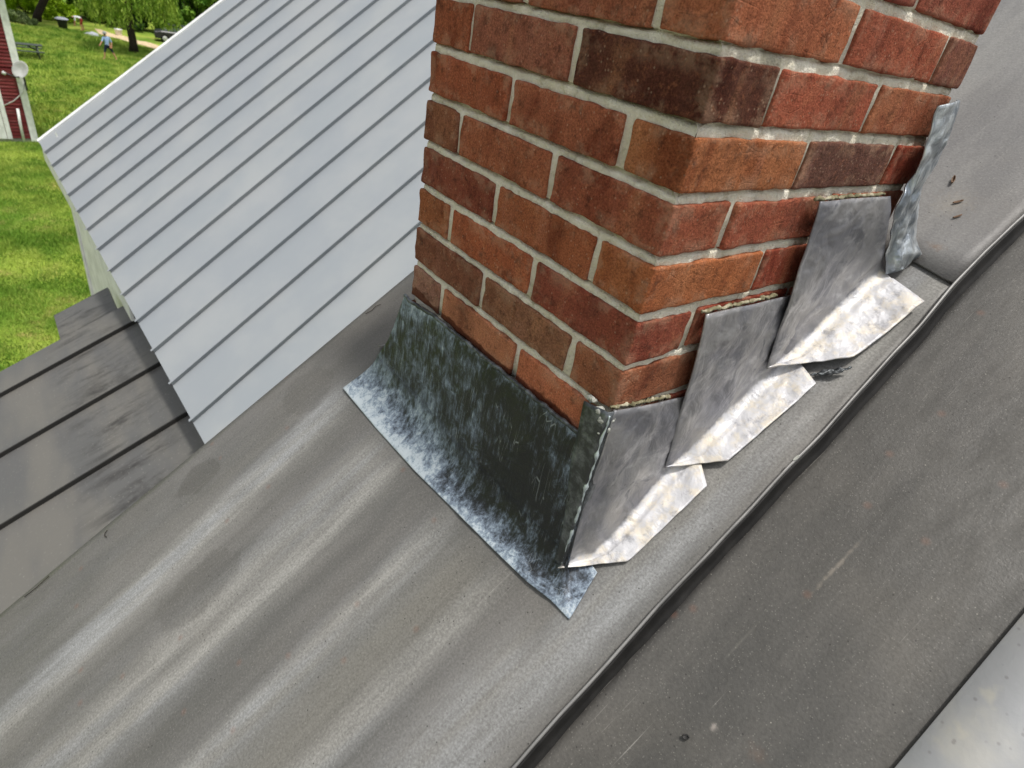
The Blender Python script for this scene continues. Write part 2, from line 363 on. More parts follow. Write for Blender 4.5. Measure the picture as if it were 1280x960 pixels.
def mat_mortar():
    m = NT('pale_mortar', 1.0, .04); v = m.obj()
    n1 = m.noise(v, 24, 4, .65); n2 = m.noise(v, 420, 3, .8); n3 = m.noise(v, 70, 4, .7)
    col = m.mix(m.mr(n1, .35, .65), lin((236, 229, 208)), lin((242, 237, 222)))
    col = m.mix(m.math('MULTIPLY', m.mr(n3, .56, .70), .45), col, lin((172, 162, 132)))
    col = m.mix(m.math('MULTIPLY', m.mr(m.noise(m.scale(v, (1, 1, 1), (.4, .1, 0)), 9, 5, .7), .60, .72), .55), col, lin((116, 112, 82)))
    soot = m.mr(m.noise(m.scale(m.pos(), (1, 1, .5), (.2, .4, .1)), 7, 6, .7), .52, .74)
    col = m.mix(m.math('MULTIPLY', soot, .40), col, lin((118, 110, 86)))
    col = m.mix(m.math('MULTIPLY', m.mr(m.noise(v, 150, 5, .8), .54, .68), .25), col, lin((150, 142, 118)))
    col = m.mix(.55, col, m.ramp(n2, [(.25, .3), (.75, .7)]), 'OVERLAY')
    m.P('Base Color', col)
    nb = m.bump(n3, .8, .006); nb = m.bump(m.noise(v, 170, 4, .8), .8, .004, nb); nb = m.bump(n2, .8, .0018, nb); m.P('Normal', nb); return m.m
M['mortar'] = mat_mortar()

# ================================================================== GROUND
GZ = -7.7
def mat_lawn():
    m = NT('lawn', .9, .15); v = m.pos()
    a = m.noise(v, .28, 4, .6); b = m.noise(v, 1.6, 5, .65); c = m.noise(v, 14, 4, .7)
    col = m.mix(m.mr(a, .38, .62), lin((98, 130, 42)), lin((144, 164, 64)))
    col = m.mix(m.math('MULTIPLY', m.mr(b, .5, .68), .6), col, lin((150, 148, 82)))
    col = m.mix(m.math('MULTIPLY', m.mr(m.noise(v, .7, 3), .6, .7), .45), col, lin((164, 138, 92)))
    col = m.mix(.6, col, m.ramp(c, [(.3, .3), (.7, .7)]), 'OVERLAY')
    m.P('Base Color', col); m.P('Normal', m.bump(c, .8, .06)); return m.m
M['lawn'] = mat_lawn()
M['dirt'] = plain('dirt', (206, 184, 150), .95, .1, 0, .2, 3)
g = ob('ground', me_np('ground', [(-700, -500, GZ), (300, -500, GZ), (300, 500, GZ), (-700, 500, GZ)], [(0, 1, 2, 3)]), M['lawn']); struct(g)
pv = []
for i in range(15):
    t = i / 14; x = -69 + 11 * t; y = 7.6 + 6.0 * t; wd = 1.25 + .3 * math.sin(i * 1.9)
    pv += [(x - wd * 1.6, y + .1, GZ + .02), (x + wd, y, GZ + .02)]
struct(ob('path', me_np('path', pv, [(2 * i, 2 * i + 1, 2 * i + 3, 2 * i + 2) for i in range(14)]), M['dirt']))

M['bounce_grey'] = plain('bounce_grey', (150, 144, 136), .95, .1, 0, .2, 2)
struct(ob('bounce_ground', me_np('bounce_ground', [(-10.5, -70, GZ + .006), (70, -70, GZ + .006), (70, 60, GZ + .006), (-9, 60, GZ + .006), (-9.2, 8, GZ + .006), (-9.8, -6, GZ + .006)], [(0, 1, 2, 3, 4, 5)]), M['bounce_grey']))  # unseen ground sheet added to keep green lawn bounce off the chimney
def leaf_mat(name, c1, c2, rough=.6):
    m = NT(name, rough, .2); v = m.pos()
    m.P('Base Color', m.mix(m.mr(m.noise(v, 1.1, 3), .35, .65), lin(c1), lin(c2)))
    m.b.inputs['Subsurface Weight'].default_value = 0
    return m.m
M['grass'] = leaf_mat('grass_blades', (96, 132, 40), (156, 174, 76))
def blades(name, n, xr, yfun, hr, wd, seed, m, label):
    rs = np.random.RandomState(seed)
    x = rs.uniform(xr[0], xr[1], n); lo, hi = yfun(x); y = lo + (hi - lo) * rs.rand(n)
    dens = np.array([nz(a, b, 0, .55) for a, b in zip(x, y)])
    h = rs.uniform(hr[0], hr[1], n) * (1 + .7 * dens)
    an = rs.uniform(0, 2 * np.pi, n); dx, dy = np.cos(an) * wd, np.sin(an) * wd
    lx, ly = rs.normal(0, .45, n) * h, rs.normal(0, .45, n) * h
    V = np.empty((n, 3, 3)); V[:, 0] = np.stack([x - dx, y - dy, np.full(n, GZ)], 1); V[:, 1] = np.stack([x + dx, y + dy, np.full(n, GZ)], 1); V[:, 2] = np.stack([x + lx, y + ly, GZ + h], 1)
    me = bpy.data.meshes.new(name); me.vertices.add(3 * n); me.vertices.foreach_set('co', V.ravel())
    me.loops.add(3 * n); me.loops.foreach_set('vertex_index', np.arange(3 * n)); me.polygons.add(n)
    me.polygons.foreach_set('loop_start', np.arange(n) * 3); me.update(calc_edges=True)
    o = struct(ob(name, me, m), 'stuff'); o['label'] = label; o['category'] = 'grass'
blades('grass', 80000, (-34, -11), lambda x: (x * .042 - 1.7, x * -.03 + .9), (.05, .14), .009, 1, M['grass'], 'mown green lawn with dry patches below the white walled wing')
blades('grass', 70000, (-68, -33), lambda x: (np.full_like(x, .5), np.where(x < -56, np.minimum(12, 6.4 + (x + 69) * .545), 12)), (.06, .2), .02, 2, M['grass'], 'sunny lawn between the red house and the willow')

# ================================================================== MAIN HOUSE: dark roof
house = thing('house', 'house with weathered dark metal roof carrying the brick chimney', 'house', (0, 0, 0))
def seam_x(s_): return float(np.interp(s_, [a for a, b in SEAM], [b for a, b in SEAM]))
SEAM = [(-2.6, .157), (-1.0, .156), (-.218, .1515), (-.129, .147), (-.039, .145), (.057, .1405), (.152, .140), (.251, .1385), (.331, .1365), (.408, .1365), (.505, .1335), (.575, .1305), (.64, .130), (.73, .124), (.814, .1225), (.907, .1265), (1.2, .125), (4.0, .122)]
def roof_sheet(name, x0, x1, s0, s1, h, m, nx, ny, thick=.003, lab=None, edge=None, bow=.0011, left=False, right=False):
    P = np.zeros((ny + 1, nx + 1, 3))
    for j in range(ny + 1):
        for i in range(nx + 1):
            sl_ = s0 + (s1 - s0) * j / ny; xa = seam_x(sl_) + .0012 if left else x0; xb = seam_x(sl_) + .0008 if right else x1; x = xa + (xb - xa) * i / nx
            if edge is not None and j == 0: sl_ += edge(x)
            z = bow * nz(x * 3, sl_ * .5, h, 2.0) + bow * .4 * nz(x, sl_, 3 + h, 5)
            P[j, i] = (x, sl_, h + z)
    me = grid_me(name, P)
    if me.polygons[0].normal.z < 0: me.flip_normals()
    o = ob(name, me, m, house); o.matrix_local = ROOF_M
    solid(o, thick)
    if lab: o['label'] = lab
    return o
roof_sheet('roof_panel', -.79, .137, -2.6, .80, 0, M['roof_main'], 60, 160, lab='streaked dark roof panel in front of the chimney', right=True)
roof_sheet('roof_panel', -.79, .137, .757, 4.0, .0065, M['roof_upper'], 40, 60, .004, 'light grey upper roof panel behind the chimney', edge=lambda x: -.06 * x + .004 * math.sin(x * 40), bow=.0025, right=True)
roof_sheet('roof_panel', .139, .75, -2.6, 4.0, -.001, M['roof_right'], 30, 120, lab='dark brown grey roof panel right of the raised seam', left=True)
roof_sheet('roof_panel', .4305, 1.6, -2.6, 4.0, .009, M['pale_sheet'], 20, 80, .006, 'pale grey metal sheet at the lower right', bow=.0015)
# the raised seam, slightly wavy as it was folded by hand
sp = SEAM
prof = [(-.0016, -.001), (-.0014, .010), (-.0010, .0175), (.0000, .0206), (.0014, .0214), (.0028, .0206), (.0034, .0188), (.0034, .010), (.0034, -.001)]
ss = np.unique(np.r_[np.linspace(-2.6, -.6, 20), np.linspace(-.6, 1.2, 140), np.linspace(1.2, 4, 12)])
P = np.zeros((len(ss), len(prof), 3))
for j, s_ in enumerate(ss):
    xc = np.interp(s_, [a for a, b in sp], [b for a, b in sp]) + .0005 * nz(s_, 0, 0, 14); lean = .0008 * nz(s_, 4, 0, 9)
    for i, (a, b) in enumerate(prof): P[j, i] = (xc + a + lean * b / .02, s_, b * (1 + .05 * nz(s_, 9, 0, 11)))
me = grid_me('standing_seam', P)
seam = ob('standing_seam', me, M['seam'], house); seam.matrix_local = ROOF_M
# black fillet built along the seam as its dark right side
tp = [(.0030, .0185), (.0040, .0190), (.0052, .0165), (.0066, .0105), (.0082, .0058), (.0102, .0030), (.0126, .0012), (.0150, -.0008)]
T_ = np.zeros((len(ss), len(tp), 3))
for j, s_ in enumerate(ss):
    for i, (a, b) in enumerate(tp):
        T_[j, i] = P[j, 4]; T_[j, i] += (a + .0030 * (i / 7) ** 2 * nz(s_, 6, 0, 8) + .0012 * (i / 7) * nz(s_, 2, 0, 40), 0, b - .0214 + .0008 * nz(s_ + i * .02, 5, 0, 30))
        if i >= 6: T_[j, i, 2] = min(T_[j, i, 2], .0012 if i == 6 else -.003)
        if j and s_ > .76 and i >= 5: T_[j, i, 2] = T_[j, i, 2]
me = grid_me('dark_fillet', T_)
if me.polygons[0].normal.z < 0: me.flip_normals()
M['tar'] = plain('black_fillet', (30, 29, 28), .62, .3, 0, .35, 30)
tf = ob('dark_fillet', me, M['tar'], house); tf.matrix_local = ROOF_M
# rake edge, gable wall below
o = ob('rake_trim', box_me('rake_trim', -.788, -.774, -2.59, 4.0, -.09, -.0045, .002), M['roof_main'], house); o.matrix_local = ROOF_M
gw = me_np('wall', [(-.80, -1.9, GZ), (-.80, 3.1, GZ), (-.80, 3.1, 1.86), (-.80, -1.9, -1.77), (-.68, -1.9, GZ), (-.68, 3.1, GZ), (-.68, 3.1, 1.86), (-.68, -1.9, -1.77)],
           [(0, 3, 2, 1), (4, 5, 6, 7), (0, 4, 7, 3), (1, 2, 6, 5), (3, 7, 6, 2)])
ob('wall', gw, M['white_paint'], house)

# ================================================================== CHIMNEY
chim = thing('chimney', 'red brick chimney with pale mortar joints rising from the dark roof', 'chimney', (0, 0, 0))
H = .0678; W = .5; DEP = .57; J = .0061
# mortar core: recessed behind the brick faces, uneven
def core():
    st = .005; rec = .0016; V = []; F = []
    zs = [-.42]
    for k in range(-6, 12):
        for f in (-1.25, -.95, -.7, -.35, 0, .35, .65, .85, 1.0, 1.3): zs.append(k * H + f * J)
    zs = sorted(z for z in set(zs) if -.42 <= z <= .76) + [.76]
    def face(fn, n, lu, rk):
        nu = max(2, int(lu / st)); b = len(V); nv = len(zs) - 1
        for j in range(nv + 1):
            z = zs[j]; f = (z - round(z / H) * H) / J
            for i in range(nu + 1):
                p = Vector(fn(i / nu, z)); ff = f + .35 * nz(p.x + p.y, 4, z * .2, 30)
                t = max(0, min(1, (ff - .02) / .85)); t *= 1.0 if f < 1.12 else 0.0; strike = rk * t * t * (.8 + .5 * nz(p.x + p.y * 1.3, 1, z, 22))
                d = .0017 * nz(p.x + 3, p.y, p.z, 38) + .0018 * nz(p.x, p.y + 5, p.z, 120) - strike
                V.append(p + n * d)
        for j in range(nv):
            for i in range(nu): F.append((b + j * (nu + 1) + i, b + j * (nu + 1) + i + 1, b + (j + 1) * (nu + 1) + i + 1, b + (j + 1) * (nu + 1) + i))
    r2 = .0040
    face(lambda u, z: (-W + r2 + (W - 2 * r2) * u, r2, z), Vector((0, -1, 0)), W, .012)
    face(lambda u, z: (-r2, r2 + (DEP - 2 * r2) * u, z), Vector((1, 0, 0)), DEP, .0055)
    face(lambda u, z: (-r2 - (W - 2 * r2) * u, DEP - r2, z), Vector((0, 1, 0)), W, .005)
    face(lambda u, z: (-W + r2, DEP - r2 - (DEP - 2 * r2) * u, z), Vector((-1, 0, 0)), DEP, .006)
    z1 = .76; b = len(V); V.extend([Vector((-W + r2, r2, z1)), Vector((-r2, r2, z1)), Vector((-r2, DEP - r2, z1)), Vector((-W + r2, DEP - r2, z1))]); F.append((b, b + 1, b + 2, b + 3))
    return smooth(me_np('mortar', V, F))
ob('mortar', core(), M['mortar'], chim)

def brick_me(dx, dy, dz, seed):
    r = .0028; rim = []
    def ax(L):
        n = max(2, int(round((L - .016) / .013)))
        return [0, .0014, .0036, .008] + [.008 + (L - .016) * k / n for k in range(1, n)] + [L - .008, L - .0036, L - .0014, L]
    X, Y, Z = ax(dx), ax(dy), ax(dz)
    nx, ny, nzz = len(X), len(Y), len(Z); idx = {}; V = []; F = []
    ctr = Vector((dx / 2, dy / 2, dz / 2))
    def vid(i, j, k):
        key = (i, j, k)
        if key not in idx:
            p = Vector((X[i], Y[j], Z[k])); q = Vector((min(max(p.x, r), dx - r), min(max(p.y, r), dy - r), min(max(p.z, r), dz - r))); d = p - q
            if d.length > 1e-7: d.normalize(); p = q + d * r
            ne = sum(1 for a, L in ((X[i], dx), (Y[j], dy), (Z[k], dz)) if a < .009 or a > L - .009)
            a = .0014 * nz(p.x + seed * 1.7, p.y, p.z, 22) + .0006 * nz(p.x, p.y + seed, p.z, 75)
            if ne >= 2: a += .0018 * nz(p.x + seed, p.y, p.z + seed * .3, 60) - .0030 * max(0, nz(p.x, p.y + seed * 2.1, p.z, 42) - .25)
            idx[key] = len(V); V.append(p - ctr + d * a); rim.append(1.0 if ne >= 2 else 0.0)
        return idx[key]
    for i in range(nx - 1):
        for j in range(ny - 1):
            F.append((vid(i, j, 0), vid(i, j + 1, 0), vid(i + 1, j + 1, 0), vid(i + 1, j, 0))); k = nzz - 1
            F.append((vid(i, j, k), vid(i + 1, j, k), vid(i + 1, j + 1, k), vid(i, j + 1, k)))
        for k in range(nzz - 1):
            F.append((vid(i, 0, k), vid(i + 1, 0, k), vid(i + 1, 0, k + 1), vid(i, 0, k + 1))); j = ny - 1
            F.append((vid(i, j, k), vid(i, j, k + 1), vid(i + 1, j, k + 1), vid(i + 1, j, k)))
    for j in range(ny - 1):
        for k in range(nzz - 1):
            F.append((vid(0, j, k), vid(0, j, k + 1), vid(0, j + 1, k + 1), vid(0, j + 1, k))); i = nx - 1
            F.append((vid(i, j, k), vid(i, j + 1, k), vid(i, j + 1, k + 1), vid(i, j, k + 1)))
    me = smooth(me_np('brick', V, F)); at = me.attributes.new('rim', 'FLOAT', 'POINT'); at.data.foreach_set('value', rim); return me
ODD = [('fc', -.1865, 0, 0, .102), ('fm', -.3985, -.1975, 0, .092), ('fl', -.5, -.4095, 0, .215), ('rm', -.092, 0, .113, .33), ('rb', -.092, 0, .341, DEP),
       ('lm', -.5, -.408, .226, .46), ('lb', -.5, -.30, .471, DEP), ('bm', -.289, -.103, .478, DEP)]
EVEN = [('fc', -.0835, 0, 0, .2145), ('fm', -.2915, -.0945, 0, .092), ('fl', -.5, -.3025, 0, .10), ('rm', -.092, 0, .2255, .461), ('rb', -.20, 0, .472, DEP),
        ('bm', -.40, -.211, .478, DEP), ('bl', -.5, -.411, .341, DEP), ('lm', -.5, -.408, .111, .33)]
BC = {  # fired colours seen on the visible faces (course, slot): colour, amount of dark flashing
 (6, 'fc'): ((166, 98, 66), .25), (6, 'fm'): ((146, 84, 60), .2), (6, 'rm'): ((156, 82, 60), .1), (6, 'rb'): ((116, 72, 62), .5), (6, 'fl'): ((140, 84, 62), .2),
 (5, 'fl'): ((152, 84, 56), 0), (5, 'fm'): ((146, 88, 68), .9), (5, 'fc'): ((80, 46, 36), .9), (5, 'rm'): ((158, 82, 60), .1), (5, 'rb'): ((144, 82, 56), .1),
 (4, 'fl'): ((156, 84, 56), .2), (4, 'fm'): ((154, 88, 62), .3), (4, 'fc'): ((160, 98, 60), .3), (4, 'rm'): ((96, 68, 60), .4), (4, 'rb'): ((150, 66, 48), .1),
 (3, 'fl'): ((118, 72, 52), .3), (3, 'fm'): ((154, 88, 60), .1), (3, 'fc'): ((142, 76, 54), .4), (3, 'rm'): ((146, 76, 56), .6), (3, 'rb'): ((150, 80, 56), .2),
 (2, 'fl'): ((128, 66, 50), .3), (2, 'fm'): ((156, 88, 56), .2), (2, 'fc'): ((166, 98, 58), .2), (2, 'rm'): ((146, 68, 50), .1),
 (1, 'fl'): ((152, 90, 56), .1), (1, 'fm'): ((166, 90, 58), .5), (1, 'fc'): ((134, 68, 52), .5), (1, 'rm'): ((142, 62, 46), .1),
 (0, 'fl'): ((126, 80, 60), .5), (0, 'fm'): ((132, 92, 68), .4), (0, 'fc'): ((150, 92, 64), .2),
 (-1, 'fl'): ((150, 112, 96), .2), (-1, 'fm'): ((184, 120, 86), .1), (-1, 'fc'): ((190, 112, 78), .2)}
rnd = random.Random(5)
for k in range(-4, 11):
    for (slot, x0, x1, y0, y1) in (ODD if k % 2 else EVEN):
        j = [rnd.uniform(-.0012, .0012) for _ in range(4)]
        out = rnd.uniform(-.0006, .0018)
        ax0, ax1, ay0, ay1 = x0, x1, y0, y1
        if x0 > -W + .01: ax0 += j[0] + .0008
        else: ax0 -= out
        if x1 < -.001: ax1 += j[1] - .0008
        else: ax1 += out
        if y1 < DEP - .01: ay1 -= .0008
        if y0 > .001: ay0 += j[2] + .0008
        else: ay0 -= rnd.uniform(-.0006, .0018)
        zz0 = k * H + J + rnd.uniform(-.0012, .001); zz1 = (k + 1) * H - J + rnd.uniform(-.001, .0012)
        me = brick_me(ax1 - ax0, ay1 - ay0, zz1 - zz0, k * 9.7 + x0 * 31 + y0 * 57)
        b = ob('brick', me, M['brick'], chim, ((ax0 + ax1) / 2, (ay0 + ay1) / 2, (zz0 + zz1) / 2))
        b.rotation_euler = (rnd.uniform(-.004, .004), rnd.uniform(-.005, .005), rnd.uniform(-.005, .005))
        c, a = BC.get((k, slot), ((rnd.randint(128, 162), rnd.randint(72, 92), rnd.randint(50, 64)), rnd.random() * .5))
        c = [v_ * .86 + w_ * .14 for v_, w_ in zip(c, (148, 86, 62))]; gy = sum(c) / 3
        b.color = lin([gy + (v_ - gy) * .92 for v_ in c])[:3] + (a,)

# ================================================================== LEAD FLASHINGS
def fold_profile(T, F, U, r, nv, nf):
    """top -> rounded fold -> outer edge"""
    T, F, U = (np.asarray(v) for v in (T, F, U)); a = T - F; b = U - F; la, lb = np.linalg.norm(a), np.linalg.norm(b)
    ra = min(r, la * .45); rb = min(r, lb * .6); A = F + a / max(la, 1e-6) * ra; B = F + b / max(lb, 1e-6) * rb
    pts = [T + (A - T) * i / nv for i in range(nv)]
    for i in range(7): t = i / 6; pts.append((1 - t) ** 2 * A + 2 * t * (1 - t) * F + t * t * B)
    pts += [B + (U - B) * i / nf for i in range(1, nf + 1)]
    return pts
FL = [
 dict(T=[(0.0070,-0.0040,0.0131),(0.0070,0.0472,0.0048),(0.0070,0.1252,-0.0042),(0.0070,0.1938,-0.0133)],
      F=[(0.0085,-0.0167,-0.2662),(0.0291,0.0326,-0.2539),(0.0260,0.1105,-0.1973),(0.0166,0.1723,-0.1524),(0.0144,0.2237,-0.1150)],
      U=[(0.0085,-0.0217,-0.2660),(0.0326,0.0232,-0.2607),(0.0662,0.0568,-0.2363),(0.0688,0.1221,-0.1889),(0.0707,0.1885,-0.1406),(0.0432,0.2086,-0.1260)]),
 dict(T=[(0.0120,0.1136,0.1293),(0.0120,0.1971,0.1274),(0.0120,0.2866,0.1274),(0.0120,0.3546,0.1255)],
      F=[(0.0140,0.1540,-0.1344),(0.0177,0.1983,-0.1274),(0.0150,0.2318,-0.0941),(0.0185,0.3066,-0.0486),(0.0282,0.3653,-0.0060),(0.0280,0.3950,0.0156)],
      U=[(0.0140,0.1545,-0.1354),(0.0363,0.1982,-0.1274),(0.0684,0.2251,-0.1079),(0.0754,0.2976,-0.0552),(0.0800,0.3745,0.0007),(0.0473,0.3925,0.0138)]),
 dict(T=[(0.0170,0.2692,0.2657),(0.0170,0.3678,0.2663),(0.0170,0.4750,0.2661)],
      F=[(0.0190,0.3299,0.0032),(0.0190,0.3703,0.0117),(0.0203,0.4487,0.0608),(0.0254,0.5323,0.1215),(0.0347,0.5622,0.1432)],
      U=[(0.0190,0.3305,0.0023),(0.0510,0.3883,0.0169),(0.0932,0.4244,0.0431),(0.1038,0.4810,0.0842),(0.1113,0.5425,0.1289),(0.0590,0.5828,0.1582)])]
FLL = ['lowest lead step flashing at the chimney corner, soldered to the apron', 'middle lead step flashing on the right side of the chimney', 'uppermost lead step flashing with dented upright leaf on the right chimney side']
for q, fl in enumerate(FL):
    n = 44; rows = []; fla = []
    for i in range(n + 1):
        t = i / n; T = interp(fl['T'], t); F = interp(fl['F'], t); F = F - np.array([min(.008, max(0, F[0] - (.010 + .004 * q))), 0, 0]); te = t
        U = interp(fl['U'][:-1], min(1, te * 1.0)) if t < .999 else np.array(fl['U'][-2])
        pr = fold_profile(T, F, U, .022, 26, 14)
        row = []
        for k, p in enumerate(pr):
            hgt = k / (len(pr) - 1); edge = min(1, min(i, n - i) / 4 + .25)
            d = ((.0052 + .0022 * (q == 2)) * nz(p[0] + q * 7, p[1] - p[2] * .6, p[2] * .7, 19) + .0020 * nz(p[0], p[1] + q * 3, p[2], 48) + .0010 * nz(p[0], p[1] + q * 3, p[2], 95)) * edge
            dirv = np.array([1, 0, 0]) if k < 26 else (RN if k > 32 else (RN + np.array([1, 0, 0])) * .7)
            if k < 26: d = d * (0.25 + .75 * min(1, k / 5)) + .0035 * min(1, k / 6) * (1 - k / 26)
            elif k > 32: d = max(d * 1.15, -.002) + .0018
            row.append(p + dirv * d); fla.append(max(0, min(1, (k - 25) / 6)) * min(1, .35 + np.linalg.norm(U - F) / .02))
        rows.append(row)
    me = grid_me('step_flashing', rows); at = me.attributes.new('flange', 'FLOAT', 'POINT'); at.data.foreach_set('value', fla)
    o = ob('step_flashing', me, M['lead%d' % q]); tag(o, FLL[q], 'flashing', 'lead step flashings'); solid(o, .0022, 0)
    # bead of old mortar along the top edge
    bp = []; br = []
    for i in range(60):
        t = i / 59; p = interp(fl['T'], t * (.62 if q == 0 else .72 if q == 1 else .98)); bp.append(p + np.array([-.0070 + .003 * nz(t * 9, q, 0, 1), 0, .0005 + .003 * nz(t * 14, q, 3, 1)])); br.append(max(.0008, .0026 + .0030 * nz(t * 27, q, 7, 1) + .0014 * nz(t * 80, q, 2, 1)))
    b = ob('sealant_bead', tube_me('sealant_bead', bp, br, 7), M['sealant'], o)
    if q == 0:
        # flap lapped round the corner onto the front, with a lumpy soldered edge
        fp = [((-.036, .002), (.006, .012)), ((-.031, -.05), (.0085, -.05)), ((-.029, -.09), (.0088, -.1)), ((-.019, -.14), (.009, -.15)), ((-.009, -.19), (.009, -.2)), ((-.006, -.235), (.009, -.235)), ((-.005, -.27), (.009, -.262))]
        rows = []
        for i in range(31):
            t = i / 30; a = interp([v[0] for v in fp], t); c = interp([v[1] for v in fp], t)
            rows.append([(a[0] + (c[0] + .001 - a[0]) * min(1, u), -.0122 - .0045 * t + .0012 * nz(a[0] + u, a[1], 0, 30) + .05 * max(0, u - .93), a[1] + (c[1] - a[1]) * min(1, u)) for u in (0, .15, .3, .45, .6, .75, .85, .93, 1.0, 1.12, 1.25)])
        f = ob('corner_flap', grid_me('corner_flap', rows), M['flap'], o); solid(f, .002, 0)
        sv = []; sr = []
        for i in range(70):
            t = i / 69; sv.append((.0085 + .002 * nz(t * 12, 3, 0, 1), -.012 - .0045 * t + .002 * nz(t * 9, 1, 0, 1), .008 - .265 * t)); sr.append(max(.0006, .0014 + .0034 * nz(t * 19, 8, 0, 1) + .001 * nz(t * 40, 2, 0, 1)))
        ob('solder_bead', tube_me('solder_bead', sv, sr, 8), M['solder'], o)
# putty lumps on the chimney corner where flap and mortar meet
bm = bmesh.new()
for (x, y, z, r_) in ((-.026, -.006, .008, .008), (-.014, -.008, .001, .010), (-.003, -.009, -.006, .009), (.004, -.006, -.016, .007), (-.034, -.004, .004, .006), (.004, -.002, .000, .007), (.0, -.011, -.024, .005)):
    res = bmesh.ops.create_icosphere(bm, subdivisions=4, radius=r_ * .72, matrix=Matrix.Translation((x, y, z)) @ Matrix.Diagonal((1.15, .8, .8, 1)))
    for v in res['verts']:
        dv = (v.co - Vector((x, y, z))).normalized(); v.co += dv * (.0042 * nz(v.co.x, v.co.y, v.co.z, 110) + .002 * nz(v.co.x, v.co.y, v.co.z + 3, 300))
me = bpy.data.meshes.new('putty_lump'); bm.to_mesh(me); bm.free(); smooth(me)
tag(ob('putty_lump', me, M['putty']), 'whitish putty lump on the front chimney corner above the lead flap', 'putty')

# apron across the front
aT = [(-.509, -.068), (-.495, -.072), (-.404, -.060), (-.269, -.057), (-.165, -.054), (-.092, -.052), (-.031, -.049), (.006, -.046)]
aU = [(-.627, -.086), (-.478, -.085), (-.327, -.079), (-.215, -.070), (-.096, -.061), (-.021, -.054), (.026, -.045), (.064, -.043)]
n = 90; rows = []; drop = []; across = []
for i in range(n + 1):
    u = i / n
    T2 = interp(aT, u); U2 = interp(aU, u)
    fx = -.615 + (.016 + .615) * u
    T = np.array([T2[0], -.008, T2[1]]); F = rp(fx, -.012 + .004 * math.sin(u * 7), .006); U = rp(U2[0], U2[1], .0035 + .0015 * nz(u * 6, 0, 0, 1))
    pr = fold_profile(T, F, U, .045, 34, 10)
    row = []
    for k, p in enumerate(pr):
        t = k / (len(pr) - 1)
        d = .0035 * nz(p[0], p[1], p[2], 11) * min(1, k / 8) + .0013 * nz(p[0], p[1] + 2, p[2], 40)
        dv = np.array([0, -1, 0]) if k < 34 else (RN - np.array([0, 1, 0])) * .6 if k < 41 else RN
        if k >= 41: d = max(d, -.001)
        if k < 34: d += .003 * min(1, k / 5)
        bow = -.012 * math.sin(math.pi * min(1, t * 1.3)) * max(0, 1 - u * 5)     # left end is dressed back
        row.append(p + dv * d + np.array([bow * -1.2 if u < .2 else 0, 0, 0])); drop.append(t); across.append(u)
    rows.append(row)
for i in range(1, 9):                      # returned round the corner
    q = i / 8; T = np.array([.004, -.008 + .03 * q, -.06 - .10 * q]); F = rp(.016 - .010 * min(1, q * 3), -.012 + .05 * q, .003); U = rp(.064 - .02 * q, -.043 + .075 * q, .0025)
    pr = fold_profile(T, F, U, .03, 34, 10); rows.append(pr); drop += [k / (len(pr) - 1) for k in range(len(pr))]; across += [1.0] * len(pr)
me = grid_me('apron_flashing', rows)
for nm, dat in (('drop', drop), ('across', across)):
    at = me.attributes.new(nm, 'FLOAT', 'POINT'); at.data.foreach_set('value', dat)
ap = ob('apron_flashing', me, M['apron']); tag(ap, 'tarnished blackish lead apron with pale lower edge below the chimney front', 'flashing'); solid(ap, .0025, 0)
bp = []; br = []
for i in range(120):
    t = i / 119; p = interp(aT, t * .94); bp.append((p[0], -.0085 + .0012 * nz(t * 30, 1, 0, 1), p[1] + .002 * nz(t * 22, 5, 0, 1))); br.append(.0034 + .0016 * nz(t * 44, 2, 0, 1))
ob('rolled_edge', tube_me('rolled_edge', bp, br, 7), M['flap'], ap)
# a torn scrap of pale lead standing behind the apron's left end
rows = [[rp(-.655 + .035 * v + .05 * u, .03 + .075 * u, .004 + .030 * v * (1 - .4 * u) + .002 * nz(u * 5, v * 3, 0, 1)) for v in np.linspace(0, 1, 7)] for u in np.linspace(0, 1, 12)]
o = ob('lead_scrap', grid_me('lead_scrap', rows), M['lead1']); tag(o, 'small pale scrap of lead at the left end of the apron', 'flashing'); solid(o, .0018, 0)

# crumpled strip dressed down the back corner
BL = [(0.0190,0.4860,0.3890),(0.0200,0.4970,0.3459),(0.0220,0.5124,0.3016),(0.0240,0.4973,0.2515),(0.0260,0.5277,0.2035),(0.0380,0.5519,0.1432)]
BR = [(-0.0038,0.6000,0.3983),(0.0111,0.6000,0.3395),(0.0092,0.6000,0.2761),(0.0235,0.6200,0.2109),(0.0536,0.6131,0.1778),(0.0540,0.5760,0.1582)]
rows = []
for i in range(61):
    t = i / 60; a = interp(BL, t); c = interp(BR, t); row = []
    for k in range(19):
        u = k / 18; p = a + (c - a) * u
        bulge = .016 * math.sin(math.pi * u) * (1 - .6 * t)
        d = .0058 * nz(p[0], p[1], p[2] * .6, 55) + .0028 * nz(p[0] + 1, p[1], p[2] * .8, 110)
        row.append(p + np.array([.8, -.35, .3]) * (d + bulge))
    rows.append(row)
o = ob('corner_flashing', grid_me('corner_flashing', rows), M['crumple']); tag(o, 'crumpled bluish lead strip at the back corner of the chimney', 'flashing'); solid(o, .002, 0)
# torn tab of dark lead beside the middle flashing
rows = [[rp(.062 + .030 * u + .010 * v, .478 + .024 * u + .022 * v, .006 + .012 * abs(nz(u * 3, v * 3, 0, 1.6)) + .004 * u) for v in np.linspace(0, 1, 9)] for u in np.linspace(0, 1, 13)]
o = ob('lead_scrap', grid_me('lead_scrap', rows), M['flap']); tag(o, 'torn curled lead tab sticking out between the middle and uppermost step flashings', 'flashing'); solid(o, .0016, 0)

